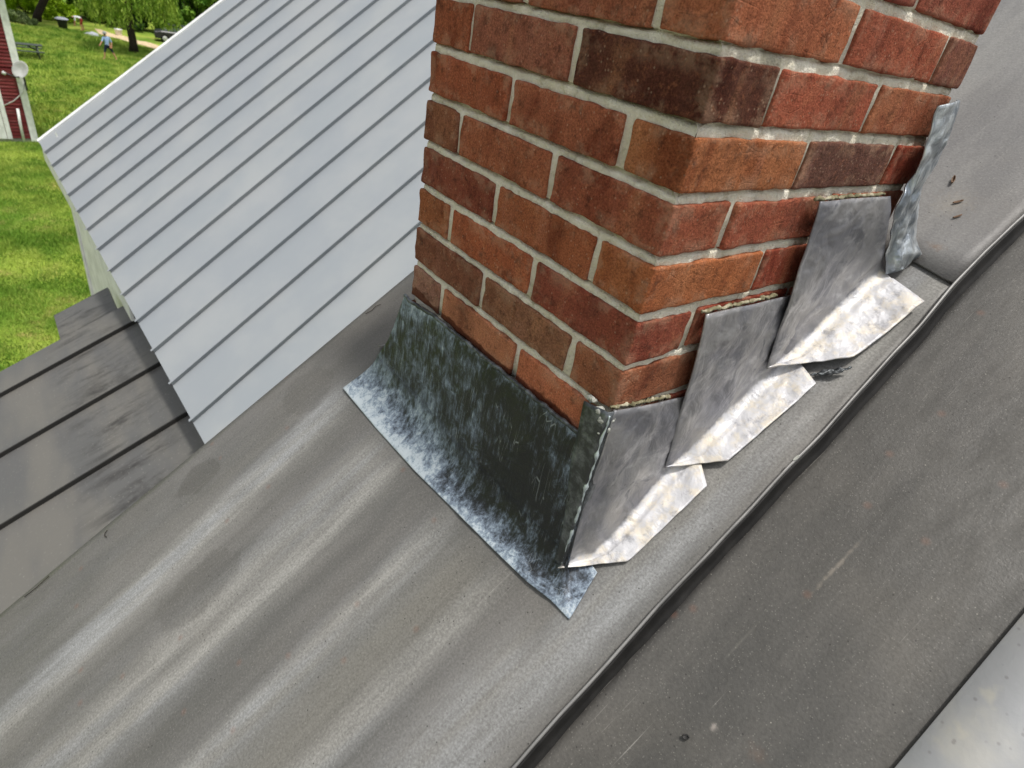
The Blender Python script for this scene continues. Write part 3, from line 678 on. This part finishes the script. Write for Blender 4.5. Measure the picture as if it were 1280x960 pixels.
# ------------------------------------------------------------------ debris on the roof
M['leaf_dry'] = plain('dry_leaf', (112, 92, 76), .8, .2, 0, .3, 60)
M['bark'] = plain('bark', (52, 46, 40), .9, .15, 0, .3, 9)
def scrap(name, x, s, ln, wd, ang, label, cat, m, h=.002, curl=.004):
    rows = []
    for i in range(9):
        t = i / 8 - .5; ww = wd * math.sqrt(max(.02, 1 - (2 * t) ** 2))
        row = []
        for v in np.linspace(-1, 1, 5):
            a = t * ln; b = v * ww * .5
            row.append(rp(x + a * math.cos(ang) - b * math.sin(ang), s + a * math.sin(ang) + b * math.cos(ang), h + .0012 + curl * v * v + curl * .5 * (4 * t * t)))
        rows.append(row)
    o = ob(name, grid_me(name, rows), m); solid(o, .0008, 0); return tag(o, label, cat)
scrap('dry_leaf', .000, .945, .018, .005, 1.9, 'curled dry leaf on the upper roof, highest of three', 'leaf', M['leaf_dry'], .007)
scrap('dry_leaf', .033, .903, .016, .004, .9, 'slim dry leaf at the middle of the upper roof panel', 'leaf', M['leaf_dry'], .007, .002)
scrap('dry_leaf', .050, .872, .014, .003, 1.0, 'thin dry leaf nearest the roof lap', 'leaf', M['leaf_dry'], .007, .002)
scrap('tar_chip', .267, -.029, .008, .006, .6, 'black chip lying on the right roof panel', 'chip', M['black_line'], .001, .002)
scrap('paint_flake', .1378, .347, .012, .004, 1.5, 'white flake stuck on the raised seam', 'flake', M['putty'], .0205, .0006)
def twig(pts, label, r_=.0008):
    P3 = [rp(x, s, .003 + r_) for x, s in pts]
    o = ob('twig', tube_me('twig', P3, r_, 6), M['bark']); tag(o, label, 'twig')
twig([(-.772, -.655), (-.769, -.662), (-.761, -.664), (-.756, -.660)], 'tiny curled twig lying near the left roof edge')
twig([(-.779, -.80), (-.776, -.83), (-.7775, -.86)], 'short straight twig on the left roof edge at the lower left')
twig([(-.775, .06), (-.770, .075), (-.772, .09), (-.766, .10)], 'thin bent twig on the roof edge left of the chimney')

# ================================================================== WING with light grey standing seam roof
wing = thing('house', 'lower white house wing with light grey standing seam roof left of the chimney', 'house', (0, 0, 0))
EX = np.array([-8.2237, -.2499, -1.7405]); ED = np.array([.40898, .01909, -.02173]); PW = R(38)
WU = np.array([0, math.cos(PW), math.sin(PW)]); WN = np.cross(ED / np.linalg.norm(ED), WU); WN /= np.linalg.norm(WN)
def wp(i, t, h=0): return EX + ED * i + WU * t + WN * h
LEN = 5.6; NP = 18
g0, g1 = .012, .988
def boxpts(i0, i1, t0, t1, h0, h1): return [wp(i, t, h) - wp(0, 0) for h in (h0, h1) for (i, t) in ((i0, t0), (i1, t0), (i1, t1), (i0, t1))]
BF = [(0, 3, 2, 1), (4, 5, 6, 7), (0, 1, 5, 4), (1, 2, 6, 5), (2, 3, 7, 6), (3, 0, 4, 7)]
pan = me_np('roof_panel', boxpts(g0, g1, 0, LEN, -.02, 0), BF)
sm = me_np('standing_seam', boxpts(-.014, .004, .004, LEN, -.021, .0275) + boxpts(-.014, .030, -.004, LEN, .0275, .030), BF + [tuple(v + 8 for v in f) for f in BF])
for i in range(NP):
    o = ob('roof_panel', pan, M['light_roof'], wing, tuple(wp(i, 0)))
for i in range(1, NP + 1): ob('standing_seam', sm, M['light_roof'], wing, tuple(wp(i, 0)))
def wq(nm, i0, i1, t0, t1, h0, h1, m): return ob(nm, me_np(nm, [p + wp(0, 0) for p in boxpts(i0, i1, t0, t1, h0, h1)], BF), m, wing)
wq('rake_trim', -.16, -.004, -.006, LEN, -.13, .012, M['white_paint'])
def eave_board(nm, i0, i1, y0, y1, z0, z1, m):
    V = [wp(i, 0) + np.array([0, y, z]) for z in (z0, z1) for (i, y) in ((i0, y0), (i1, y0), (i1, y1), (i0, y1))]
    return ob(nm, me_np(nm, V, BF), m, wing)
eave_board('fascia', -.003, 9.1, .012, .032, -.19, -.012, M['white_paint'])
eave_board('soffit', -.003, 9.1, .032, .20, -.19, -.17, M['white_paint'])
def hb(nm, x0, x1, y0off, th, z0, m):       # wall panel running along the wing, front face at y
    yf = lambda x: -.085 + .0467 * (x + 8.1) + y0off
    zt = lambda x: -1.66 - .0531 * (x + 8.1)
    V = [(x0, yf(x0), z0), (x1, yf(x1), z0), (x1, yf(x1), zt(x1)), (x0, yf(x0), zt(x0)), (x0, yf(x0) + th, z0), (x1, yf(x1) + th, z0), (x1, yf(x1) + th, zt(x1) + .06), (x0, yf(x0) + th, zt(x0) + .06)]
    return ob(nm, me_np(nm, V, [(0, 1, 2, 3), (5, 4, 7, 6), (4, 0, 3, 7), (1, 5, 6, 2), (3, 2, 6, 7), (0, 4, 5, 1)]), m, wing)
hb('wall', -8.09, -.95, 0, .12, GZ, M['white_paint'])
hb('corner_board', -8.12, -8.0, -.018, .017, GZ, M['white_paint'])
ob('end_wall', me_np('end_wall', [(-8.08, .04, GZ), (-8.08, 4.0, GZ), (-8.08, 4.0, 1.2), (-8.08, .04, -1.68), (-7.97, .04, GZ), (-7.97, 4.0, GZ), (-7.97, 4.0, 1.2), (-7.97, .04, -1.68)], [(0, 3, 2, 1), (4, 5, 6, 7), (0, 4, 7, 3), (1, 2, 6, 5), (3, 7, 6, 2)]), M['white_paint'], wing)

# ================================================================== PORCH ROOFS under the eave
def porch(label, z0, x_edges, y0, y1, pitch, seams=True):
    root = thing('porch', label, 'porch', (x_edges[0], y0, GZ)); a = R(pitch)
    L = (y1 - y0) / math.cos(a)
    mtx = Matrix(((1, 0, 0, 0), (0, math.cos(a), -math.sin(a), 0), (0, math.sin(a), math.cos(a), z0), (0, 0, 0, 1)))
    inv = Matrix.Translation((-x_edges[0], -y0, -GZ))
    s0, s1 = y0 / math.cos(a), y1 / math.cos(a)
    for i in range(len(x_edges) - 1):
        o = ob('roof_panel', box_me('roof_panel', x_edges[i] + .006, x_edges[i + 1] - .006, s0, s1, -.03, 0, .002), M['porch'], root); o.matrix_local = inv @ mtx
        if seams and i:
            o = ob('standing_seam', box_me('standing_seam', x_edges[i] - .0055, x_edges[i] + .0055, s0 - .004, s1, -.028, .03, .002), M['black_line'], root); o.matrix_local = inv @ mtx
    o = ob('fascia', box_me('fascia', x_edges[0] + .01, x_edges[-1] - .01, s0 + .008, s0 + .03, -.15, -.031), M['white_paint'], root); o.matrix_local = inv @ mtx
    ztop = z0 + y0 * math.tan(a) - .12
    for x in (x_edges[0] + .12, x_edges[-1] - .12):
        ob('post', box_me('post', x - .05 - x_edges[0], x + .05 - x_edges[0], .06, .16, 0, ztop - GZ, .006), M['white_paint'], root)
porch('dark smudged porch roof with black seams under the light roof eave', -2.30, [-5.18, -4.80, -4.055, -3.345, -2.62, -1.9, -1.2], -2.1, .16, 26)
porch('small dark porch roof end beyond the smudged porch roof', -2.52, [-6.08, -5.30], -.53, -.06, 26, False)

# ================================================================== RED HOUSE
def mat_red():
    m = NT('faded_red_paint', .8, .2); v = m.pos(); rn = m.n('ObjectInfo').outputs['Random']
    col = m.mix(rn, lin((98, 34, 36)), lin((124, 56, 56)))
    col = m.mix(m.math('MULTIPLY', m.mr(m.noise(m.scale(v, (1, .3, 6)), 3, 4), .5, .7), .5), col, lin((150, 108, 104)))
    m.P('Base Color', col); return m.m
M['red'] = mat_red(); M['stone'] = plain('foundation', (150, 150, 138), .9, .1); M['shingle'] = plain('shingle', (74, 72, 70), .9, .1)
RX, RY = -31.96, .5
rh = thing('house', 'faded red clapboard house with white corner board', 'house', (RX, RY, GZ))
ob('wall', box_me('wall', -8, -.05, -7, -.05, .1, 6.0), M['red'], rh)
cb = me_np('clapboard', [(-.045, -7, 0), (.006, -7, 0), (-.03, -7, .128), (-.045, -7, .128), (-.045, -.24, 0), (.006, -.24, 0), (-.03, -.24, .128), (-.045, -.24, .128)], [(0, 1, 2, 3), (7, 6, 5, 4), (0, 4, 5, 1), (1, 5, 6, 2), (2, 6, 7, 3), (3, 7, 4, 0)])
for i in range(45):
    if 18.9 < i < 20.5: continue
    ob('clapboard', cb, M['red'], rh, (0, 0, .16 + .126 * i))
ob('ledge', box_me('ledge', -.06, .05, -7, -.24, 2.54, 2.72, .01), M['red'], rh)
ob('corner_board', box_me('corner_board', -.06, .03, -.235, .0, 0.03, 5.95, .006), M['white_paint'], rh)
ob('foundation', box_me('foundation', -8, -.02, -7, -.06, 0, .14), M['stone'], rh)
d = ob('door', box_me('door', -.05, .025, -1.9, -1.0, .12, 2.3, .01), M['white_paint'], rh)
ob('handle', box_me('handle', .026, .06, -1.12, -1.06, 1.05, 1.11, .01), M['shingle'], d)
ob('door_frame', box_me('door_frame', -.055, .05, -.985, -.83, .12, 2.42, .01), M['white_paint'], rh)
ob('pipe', tube_me('pipe', [(.06, -.49, 0), (.06, -.47, .7), (.06, -.43, 1.3)], .05, 8), M['white_paint'], rh)
ob('roof', me_np('roof', [(.4, .4, 5.7), (.4, -7.4, 5.7), (-4, -7.4, 9.2), (-4, .4, 9.2), (-8.4, .4, 5.7), (-8.4, -7.4, 5.7), (.4, .4, 5.85), (.4, -7.4, 5.85), (-4, -7.4, 9.4), (-4, .4, 9.4), (-8.4, .4, 5.85), (-8.4, -7.4, 5.85)],
   [(6, 9, 8, 7), (9, 10, 11, 8), (0, 1, 2, 3), (3, 2, 5, 4), (0, 6, 7, 1), (4, 5, 11, 10), (0, 3, 9, 6), (3, 4, 10, 9), (1, 7, 8, 2), (2, 8, 11, 5)]), M['shingle'], rh)
ob('gable', me_np('gable', [(-.05, -.06, 5.9), (-7.95, -.06, 5.9), (-4, -.06, 9.1), (-.05, -.2, 5.9), (-7.95, -.2, 5.9), (-4, -.2, 9.1)], [(0, 2, 1), (3, 4, 5), (0, 1, 4, 3), (1, 2, 5, 4), (2, 0, 3, 5)]), M['red'], rh)
# satellite dish on the corner board
dish = thing('satellite_dish', 'pale grey satellite dish on the red house corner', 'dish', (RX + .05, RY + .02, GZ + 2.75))
prof_d = [(0, 0), (.1, .008), (.2, .035), (.30, .08), (.31, .075), (.2, .02), (.1, -.01), (0, -.018)]
M['dish'] = plain('dish_grey', (196, 198, 196), .5, .3); M['dark_metal'] = plain('dark_bracket', (60, 62, 66), .5, .4)
o = ob('reflector', lathe_me('reflector', prof_d, 28), M['dish'], dish, (.28, -.02, .02)); o.rotation_euler = (R(48), R(62), 0); o.scale = (1, 1.25, 1)
ob('feed_arm', tube_me('feed_arm', [(.2, 0, -.25), (.5, -.3, -.2), (.62, -.52, -.08)], .022, 7), M['dark_metal'], dish)
o = ob('feed_horn', lathe_me('feed_horn', [(0, 0), (.05, 0), (.065, .12), (0, .13)], 12), M['dish'], dish, (.62, -.55, -.1)); o.rotation_euler = (R(60), 0, 0)
ob('mast', tube_me('mast', [(.02, .0, -.75), (.10, .0, -.5), (.22, -.02, 0)], .035, 8), M['dark_metal'], dish)
ob('cable', tube_me('cable', [(.06, -.02, -.45), (.06, -.12, -.8), (.06, -.5, -1.15), (.06, -.86, -1.35)], .018, 6), M['dish'], dish)

# ================================================================== PICNIC TABLE
M['wood'] = plain('weathered_green_wood', (74, 82, 74), .85, .2, 0, .2, 4)
pt = thing('picnic_table', 'dark weathered picnic table on the lawn behind the red house', 'table', (-53.0, 1.5, GZ))
for k in range(5): ob('tabletop_plank', box_me('tabletop_plank', -.40 + .165 * k, -.25 + .165 * k, -1.0, 1.05, .72, .765, .006), M['wood'], pt)
for sx in (-.78, .78):
    for k in (0, 1): ob('bench_plank', box_me('bench_plank', sx - .15 + .155 * k, sx + .155 * k - .005, -1.0, 1.05, .43, .475, .006), M['wood'], pt)
for y in (-.7, .75):
    for sgn in (-1, 1): ob('leg', tube_me('leg', [(sgn * .75, y, 0), (sgn * .3, y, .72)], .05, 6), M['wood'], pt)
    ob('bench_beam', box_me('bench_beam', -.92, .92, y - .03, y + .03, .36, .43), M['wood'], pt)
    ob('brace', tube_me('brace', [(0, y, .40), (0, y * .25, .72)], .035, 6), M['wood'], pt)

# ================================================================== FOLIAGE
def leaves(name, cents, size, m, parent, seed, droop=0.0):
    rs = np.random.RandomState(seed); c = np.asarray(cents); n = len(c)
    d1 = rs.normal(size=(n, 3)); d1[:, 2] -= droop * 3; d1 /= np.linalg.norm(d1, axis=1)[:, None]
    d2 = np.cross(d1, rs.normal(size=(n, 3))); d2 /= np.linalg.norm(d2, axis=1)[:, None] + 1e-9
    s = size * rs.uniform(.6, 1.4, (n, 1)); a = d1 * s; b = d2 * s * (.28 if droop else .45)
    V = np.stack([c - a, c + b, c + a, c - b], 1).reshape(-1, 3)
    me = bpy.data.meshes.new(name); me.vertices.add(4 * n); me.vertices.foreach_set('co', V.ravel())
    me.loops.add(4 * n); me.loops.foreach_set('vertex_index', np.arange(4 * n)); me.polygons.add(n); me.polygons.foreach_set('loop_start', np.arange(n) * 4)
    me.update(calc_edges=True)
    return ob(name, me, m, parent)
M['lf_willow'] = leaf_mat('willow_leaf', (98, 132, 40), (146, 168, 66)); M['lf_dark'] = leaf_mat('dark_leaf', (40, 64, 28), (74, 102, 40))
M['lf_mid'] = leaf_mat('mid_leaf', (72, 112, 32), (118, 150, 50)); M['lf_bright'] = leaf_mat('bright_leaf', (136, 172, 26), (172, 200, 48)); M['lf_grey'] = leaf_mat('grey_leaf', (104, 124, 76), (142, 158, 104))
# willow
wl = thing('willow_tree', 'weeping willow with dark trunk and hanging light green strands', 'tree', (-59.0, 8.65, GZ))
ob('trunk', tube_me('trunk', [(0, 0, -.1), (.02, .05, .6), (.0, .0, 1.8), (-.1, .12, 3.2), (-.1, .2, 5.0)], [.36, .28, .25, .22, .18], 12), M['bark'], wl)
lr = random.Random(3)
for k in range(6):
    a = k * 1.05 + .3; ob('limb', tube_me('limb', [(-.05, .08, 2.6 + .3 * k), (1.2 * math.cos(a), 1.2 * math.sin(a), 4.6 + .2 * k), (2.9 * math.cos(a), 2.9 * math.sin(a), 5.9 + .1 * k)], [.16, .1, .04], 7), M['bark'], wl)
cs = []
for k in range(420):
    a = lr.uniform(0, 6.283); rr = 3.2 * math.sqrt(lr.random()); top = 6.6 - .13 * rr * rr * .8 + lr.uniform(-.6, .6); bot = max(1.9, 1.7 + 1.7 * lr.random() + (.8 if rr < 1.2 else 0) + .7 * math.sin(a * 3))
    nn = int((top - bot) * 8)
    for q in range(nn):
        z = top - (top - bot) * q / max(1, nn - 1); cs.append((rr * math.cos(a) * (1 + .03 * (top - z)) + lr.gauss(0, .10), rr * math.sin(a) * (1 + .03 * (top - z)) + lr.gauss(0, .10), z))
leaves('crown', cs, .15, M['lf_willow'], wl, 4, .9)
# dark leaning tree
dt = thing('tree', 'dark leaning tree behind the picnic table', 'tree', (-71.7, 3.7, GZ))
ob('trunk', tube_me('trunk', [(0, -.1, -.1), (0, .15, .6), (0, .8, 1.7), (0, 1.3, 2.5)], [.36, .30, .28, .26], 10), M['bark'], dt)
for (dx, dy, dz, r_) in ((0, -.1, 5.2, .18), (0, 2.4, 4.4, .2), (.6, 1.4, 5.6, .14), (-.7, .9, 5.4, .14)): ob('limb', tube_me('limb', [(0, 1.2, 2.3), (dx * .5, 1.2 + (dy - 1.2) * .6, 3.3), (dx, dy, dz)], [r_, r_ * .8, r_ * .4], 8), M['bark'], dt)
cs = []
for k in range(70):
    a = lr.uniform(0, 6.283); rr = 4.2 * math.sqrt(lr.random()); cx, cy, cz = rr * math.cos(a), .9 + rr * math.sin(a), 4.3 + lr.random() * 3.2 - .06 * rr * rr
    for q in range(110): cs.append((cx + lr.gauss(0, .5), cy + lr.gauss(0, .5), cz + lr.gauss(0, .4)))
leaves('crown', cs, .15, M['lf_dark'], dt, 6)
def shrub(x, y, w_, h_, m, label, n=26, per=230, seed=1, size=.17, nm='shrub', cat='shrub', group=None):
    r_ = random.Random(seed); root = thing(nm, label, cat, (x, y, GZ), group); cs = []
    for k in range(n):
        a = r_.uniform(0, 6.283); rr = w_ * math.sqrt(r_.random()); cz = h_ * (.12 + .88 * r_.random()) * (1 - .35 * (rr / w_) ** 2); s_ = .16 * min(w_, h_) + .12
        cx, cy = rr * math.cos(a), rr * math.sin(a)
        for q in range(per):
            v = Vector((r_.gauss(0, 1), r_.gauss(0, 1), r_.gauss(0, .8))); v = v.normalized() * s_ * (.55 + .5 * r_.random())
            p = (cx + v.x, cy + v.y, max(.03, cz + v.z)); cs.append(p)
    leaves('crown', cs, size, m, root, seed)
    for k in range(4):
        a = k * 1.6 + seed; ob('stem', tube_me('stem', [(.1 * math.cos(a), .1 * math.sin(a), -.05), (.25 * w_ * math.cos(a), .25 * w_ * math.sin(a), .45 * h_), (.5 * w_ * math.cos(a), .5 * w_ * math.sin(a), .8 * h_)], [.06, .045, .02], 6), M['bark'], root)
    return root
shrub(-77.5, 3.3, 1.9, 1.5, M['lf_bright'], 'bright yellow green bush between the red house and the leaning trunk', seed=11)
shrub(-74.5, 5.4, 1.5, 1.4, M['lf_bright'], 'bright yellow green bush right of the leaning trunk', seed=12)
shrub(-70.2, 1.9, 1.0, .8, M['lf_grey'], 'grey green weedy bush beside the white corner board', seed=13, size=.12)
shrub(-69.4, 2.9, .6, .4, M['lf_grey'], 'low grey green weeds at the foot of the leaning trunk', seed=14, size=.10)
shrub(-83, 2.5, 3.2, 6.0, M['lf_dark'], 'tall dark bush behind the bright bush by the red house', 40, 260, 15, .24)
shrub(-80, 8.2, 2.8, 5.5, M['lf_mid'], 'tall green bush behind the bending person', 40, 260, 16, .22)
shrub(-76.0, 9.2, 1.7, 3.6, M['lf_willow'], 'light green bush left of the willow', 34, 240, 17, .17)
shrub(-73.5, 11.0, 1.8, 3.8, M['lf_dark'], 'dark green bush behind the willow strands', 34, 240, 18, .18)
shrub(-73.5, 13.8, 1.9, 3.8, M['lf_mid'], 'green bush behind the willow trunk', 36, 240, 19, .18)
shrub(-76, 17.0, 2.4, 5.6, M['lf_mid'], 'broad green bush behind the parked car', 40, 260, 20, .2)
shrub(-74, 20.6, 2.6, 6.2, M['lf_willow'], 'light green bush beside the roof rake', 44, 260, 21, .2)
shrub(-78, 25.0, 3.0, 6.8, M['lf_mid'], 'rightmost green bush above the light roof', 44, 260, 22, .22)
shrub(-88, 13.0, 4.0, 7.5, M['lf_dark'], 'dark tree mass between willow and left bushes', 50, 260, 23, .3, 'tree', 'tree')
shrub(-90, 21.0, 4.0, 7.5, M['lf_dark'], 'dark tree mass at the back right', 50, 260, 24, .3, 'tree', 'tree')
shrub(-92, 30.0, 4.5, 8.5, M['lf_mid'], 'far green tree mostly hidden by the light roof', 50, 260, 25, .3, 'tree', 'tree')

# ================================================================== PEOPLE
M['skin'] = plain('skin', (196, 146, 116), .6, .3); M['hair'] = plain('hair', (52, 44, 40), .8, .2); M['blue_shirt'] = plain('light_blue_shirt', (150, 176, 214), .8, .2)
M['navy'] = plain('navy_shorts', (34, 42, 66), .8, .2); M['white_shirt'] = plain('white_shirt', (222, 224, 226), .8, .2); M['red_shorts'] = plain('red_shorts', (138, 52, 44), .8, .2); M['cap'] = plain('grey_cap', (150, 154, 150), .8, .2); M['print'] = plain('blue_print', (70, 110, 170), .8, .2)
def person(label, loc, rz, joints, bones, mats, extra=None):
    """joints: name -> (pos, radius); bones: (a, b, material index); one continuous skinned body"""
    names = list(joints); me = bpy.data.meshes.new('person')
    me.from_pydata([joints[k][0] for k in names], [(names.index(a), names.index(b)) for a, b, _ in bones], []); me.update()
    tmp = bpy.data.objects.new('tmp', me); C.objects.link(tmp)
    tmp.modifiers.new('skin', 'SKIN').use_smooth_shade = True
    for i, k in enumerate(names): me.skin_vertices[0].data[i].radius = joints[k][1] if hasattr(joints[k][1], '__len__') else (joints[k][1],) * 2
    me.skin_vertices[0].data[names.index('pelvis')].use_root = True
    tmp.modifiers.new('sub', 'SUBSURF').levels = 2
    dg = bpy.context.evaluated_depsgraph_get(); dg.update()
    body = bpy.data.meshes.new_from_object(tmp.evaluated_get(dg)); bpy.data.objects.remove(tmp)
    body.name = 'person'; body.materials.clear()
    for m in mats: body.materials.append(m)
    segs = [(Vector(joints[a][0]), Vector(joints[b][0]), mi) for a, b, mi in bones]
    for p in body.polygons:
        c = p.center; best = None
        for a, b, mi in segs:
            ab = b - a; t = max(0, min(1, (c - a).dot(ab) / ab.dot(ab))); dd = (c - a - ab * t).length
            if best is None or dd < best[0]: best = (dd, mi)
        p.material_index = best[1]; p.use_smooth = True
    o = ob('person', body, None, None, loc); o.rotation_euler = (0, 0, rz); tag(o, label, 'person')
    return o
def hand_joints(J_, B_, side, wrist, d, mi):
    w_ = Vector(wrist); d = Vector(d).normalized(); s_ = d.cross(Vector((1, 0, 0))).normalized() if abs(d.x) < .9 else Vector((0, 1, 0))
    J_['palm' + side] = (tuple(w_ + d * .08), (.035, .02)); B_.append(('wrist' + side, 'palm' + side, mi))
    for i, (off, ln) in enumerate(((-.03, .07), (-.01, .085), (.01, .08), (.03, .065))):
        J_['f%d%s' % (i, side)] = (tuple(w_ + d * (.09 + ln) + s_ * off * 1.3), .010); B_.append(('palm' + side, 'f%d%s' % (i, side), mi))
    J_['th' + side] = (tuple(w_ + d * .08 + s_ * -.06), .011); B_.append(('wrist' + side, 'th' + side, mi))
# walking figure: 0 skin, 1 shirt, 2 shorts, 3 hair
Jn = dict(pelvis=((0, 0, .92), (.15, .11)), waist=((.0, 0, 1.08), (.145, .105)), chest=((-.02, 0, 1.30), (.17, .12)), neck=((-.02, -.03, 1.47), .055), head=((-.01, -.06, 1.57), .085), crown=((0, -.06, 1.68), .085),
          shL=((-.02, -.18, 1.40), .065), elL=((.1, -.30, 1.15), .045), wristL=((.16, -.42, 1.0), .032), shR=((-.02, .18, 1.40), .065), elR=((.02, .27, 1.13), .045), wristR=((.12, .22, .92), .032),
          hipL=((0, -.12, .84), .105), knL=((.02, -.24, .48), .06), anL=((.0, -.30, .09), .042), toL=((.05, -.44, .03), .035), hipR=((0, .12, .84), .105), knR=((.0, .26, .50), .06), anR=((.02, .42, .10), .042), toR=((.08, .33, .03), .035))
Bn = [('pelvis', 'waist', 1), ('waist', 'chest', 1), ('chest', 'neck', 1), ('neck', 'head', 0), ('head', 'crown', 3), ('chest', 'shL', 1), ('shL', 'elL', 1), ('elL', 'wristL', 0), ('chest', 'shR', 1), ('shR', 'elR', 1), ('elR', 'wristR', 0),
      ('pelvis', 'hipL', 2), ('hipL', 'knL', 2), ('knL', 'anL', 0), ('anL', 'toL', 0), ('pelvis', 'hipR', 2), ('hipR', 'knR', 2), ('knR', 'anR', 0), ('anR', 'toR', 0)]
hand_joints(Jn, Bn, 'L', Jn['wristL'][0], (.3, -.6, -.7), 0); hand_joints(Jn, Bn, 'R', Jn['wristR'][0], (.3, -.2, -.9), 0)
p1 = person('person in light blue shirt and navy shorts striding across the lawn', (-54.5, 6.4, GZ), 0, Jn, Bn, [M['skin'], M['blue_shirt'], M['navy'], M['hair']])
o = ob('cap', lathe_me('cap', [(.125, 1.64), (.12, 1.70), (.09, 1.76), (0, 1.79)], 16), M['cap'], p1, (0, -.06, 0))
ob('brim', box_me('brim', -.08, .08, -.20, -.05, 1.635, 1.65, .005), M['cap'], o)
# bending figure
Jb = dict(pelvis=((0, .12, .86), (.15, .12)), waist=((0, .0, .98), (.145, .11)), chest=((0, -.24, 1.02), (.17, .12)), neck=((0, -.40, .98), .055), head=((0, -.50, .92), .085), crown=((0, -.60, .88), .085),
          shL=((.17, -.32, .98), .065), elL=((.2, -.36, .70), .045), wristL=((.17, -.42, .46), .032), shR=((-.17, -.32, .98), .065), elR=((-.2, -.36, .70), .045), wristR=((-.17, -.42, .46), .032),
          hipL=((.11, .12, .78), .11), knL=((.14, -.02, .45), .06), anL=((.13, .06, .09), .042), toL=((.14, -.1, .03), .035), hipR=((-.11, .12, .78), .11), knR=((-.14, .1, .45), .06), anR=((-.13, .22, .09), .042), toR=((-.14, .06, .03), .035))
Bb = [(a, b, m_) for a, b, m_ in Bn if not (a.startswith('palm') or b.startswith(('palm', 'th')))]
hand_joints(Jb, Bb, 'L', Jb['wristL'][0], (0, -.3, -.9), 0); hand_joints(Jb, Bb, 'R', Jb['wristR'][0], (0, -.3, -.9), 0)
person('person in white shirt and red shorts bending over at the lawn edge', (-68.9, 6.5, GZ), 0, Jb, Bb, [M['skin'], M['white_shirt'], M['red_shorts'], M['hair']])

# ================================================================== small things far off
M['black_tub'] = plain('black_plastic', (34, 36, 38), .5, .4); M['tarp'] = plain('grey_tarp', (170, 174, 184), .6, .3)
tb = thing('tub', 'black tapered tub with grey lid beside the bending person', 'tub', (-68.7, 5.2, GZ))
ob('body', lathe_me('body', [(0, 0), (.30, 0), (.34, .45), (.45, .66), (.47, .70), (.43, .70)], 20), M['black_tub'], tb)
ob('lid', lathe_me('lid', [(.49, .70), (.49, .74), (.30, .84), (0, .88)], 20), M['tarp'], tb)
rows = [[(.75 * u, .55 * v, .02 + .30 * max(0, 1 - u * u - v * v) * (.7 + .5 * nz(u, v, 0, 2))) for v in np.linspace(-1, 1, 13)] for u in np.linspace(-1, 1, 13)]
me = grid_me('tarp', rows); me.flip_normals(); tag(ob('tarp', me, M['tarp'], None, (-66.5, 6.95, GZ + .01)), 'crumpled grey white tarp on the grass right of the bending person', 'tarp')
bx = thing('bucket', 'small white bucket on the dirt path left of the willow trunk', 'bucket', (-68.3, 9.15, GZ + .02)); ob('body', lathe_me('body', [(0, 0), (.24, 0), (.30, .42), (.31, .42), (.28, .40)], 16), M['white_paint'], bx); ob('lid', lathe_me('lid', [(.32, .42), (.32, .46), (0, .48)], 16), M['white_paint'], bx)
car = thing('parked_car', 'dark low parked car half hidden by the roof rake', 'car', (-67.2, 13.9, GZ)); car.rotation_euler = (0, 0, R(80))
M['car_paint'] = plain('dark_paint', (44, 46, 50), .3, .5); M['car_glass'] = plain('car_glass', (108, 118, 124), .15, .6); M['tyre'] = plain('tyre', (26, 26, 26), .9, .1)
def loft(name, prof2, ys):
    V = []; F = []; n_ = len(prof2)
    for j, (y, sc) in enumerate(ys):
        for (x, z) in prof2: V.append((x * (1 - .04 * (1 - sc)), y, .28 + (z - .28) * 1.0 if z < .6 else .28 + (z - .28) * (.9 + .1 * sc)))
    for j in range(len(ys) - 1):
        for k in range(n_): F.append((j * n_ + k, j * n_ + (k + 1) % n_, (j + 1) * n_ + (k + 1) % n_, (j + 1) * n_ + k))
    F.append(tuple(range(n_))[::-1]); F.append(tuple((len(ys) - 1) * n_ + k for k in range(n_)))
    return me_np(name, V, F)
ob('body', loft('body', [(-2.1, .28), (2.1, .28), (2.15, .5), (2.05, .72), (1.1, .86), (-1.6, .88), (-2.1, .78), (-2.15, .5)], [(-.86, 0), (-.8, 1), (.8, 1), (.86, 0)]), M['car_paint'], car)
ob('window', loft('window', [(1.0, .86), (.35, 1.32), (-1.0, 1.34), (-1.65, .88)], [(-.70, 0), (.70, 0)]), M['car_glass'], car)
ob('roof', box_me('roof', -1.0, .4, -.66, .66, 1.36, 1.40, .01), M['car_paint'], car)
for x in (-1.35, 1.35):
    for y in (-.80, .80):
        o = ob('wheel', lathe_me('wheel', [(0, -.10), (.30, -.10), (.32, -.07), (.32, .07), (.30, .10), (0, .10)], 18), M['tyre'], car, (x, y, .32)); o.rotation_euler = (R(90), 0, 0); ob('rim', lathe_me('rim', [(0, -.112), (.19, -.112), (.20, -.104), (.20, .104), (.19, .112), (0, .112)], 16), M['dish'], o)

scene.render.engine = 'CYCLES'
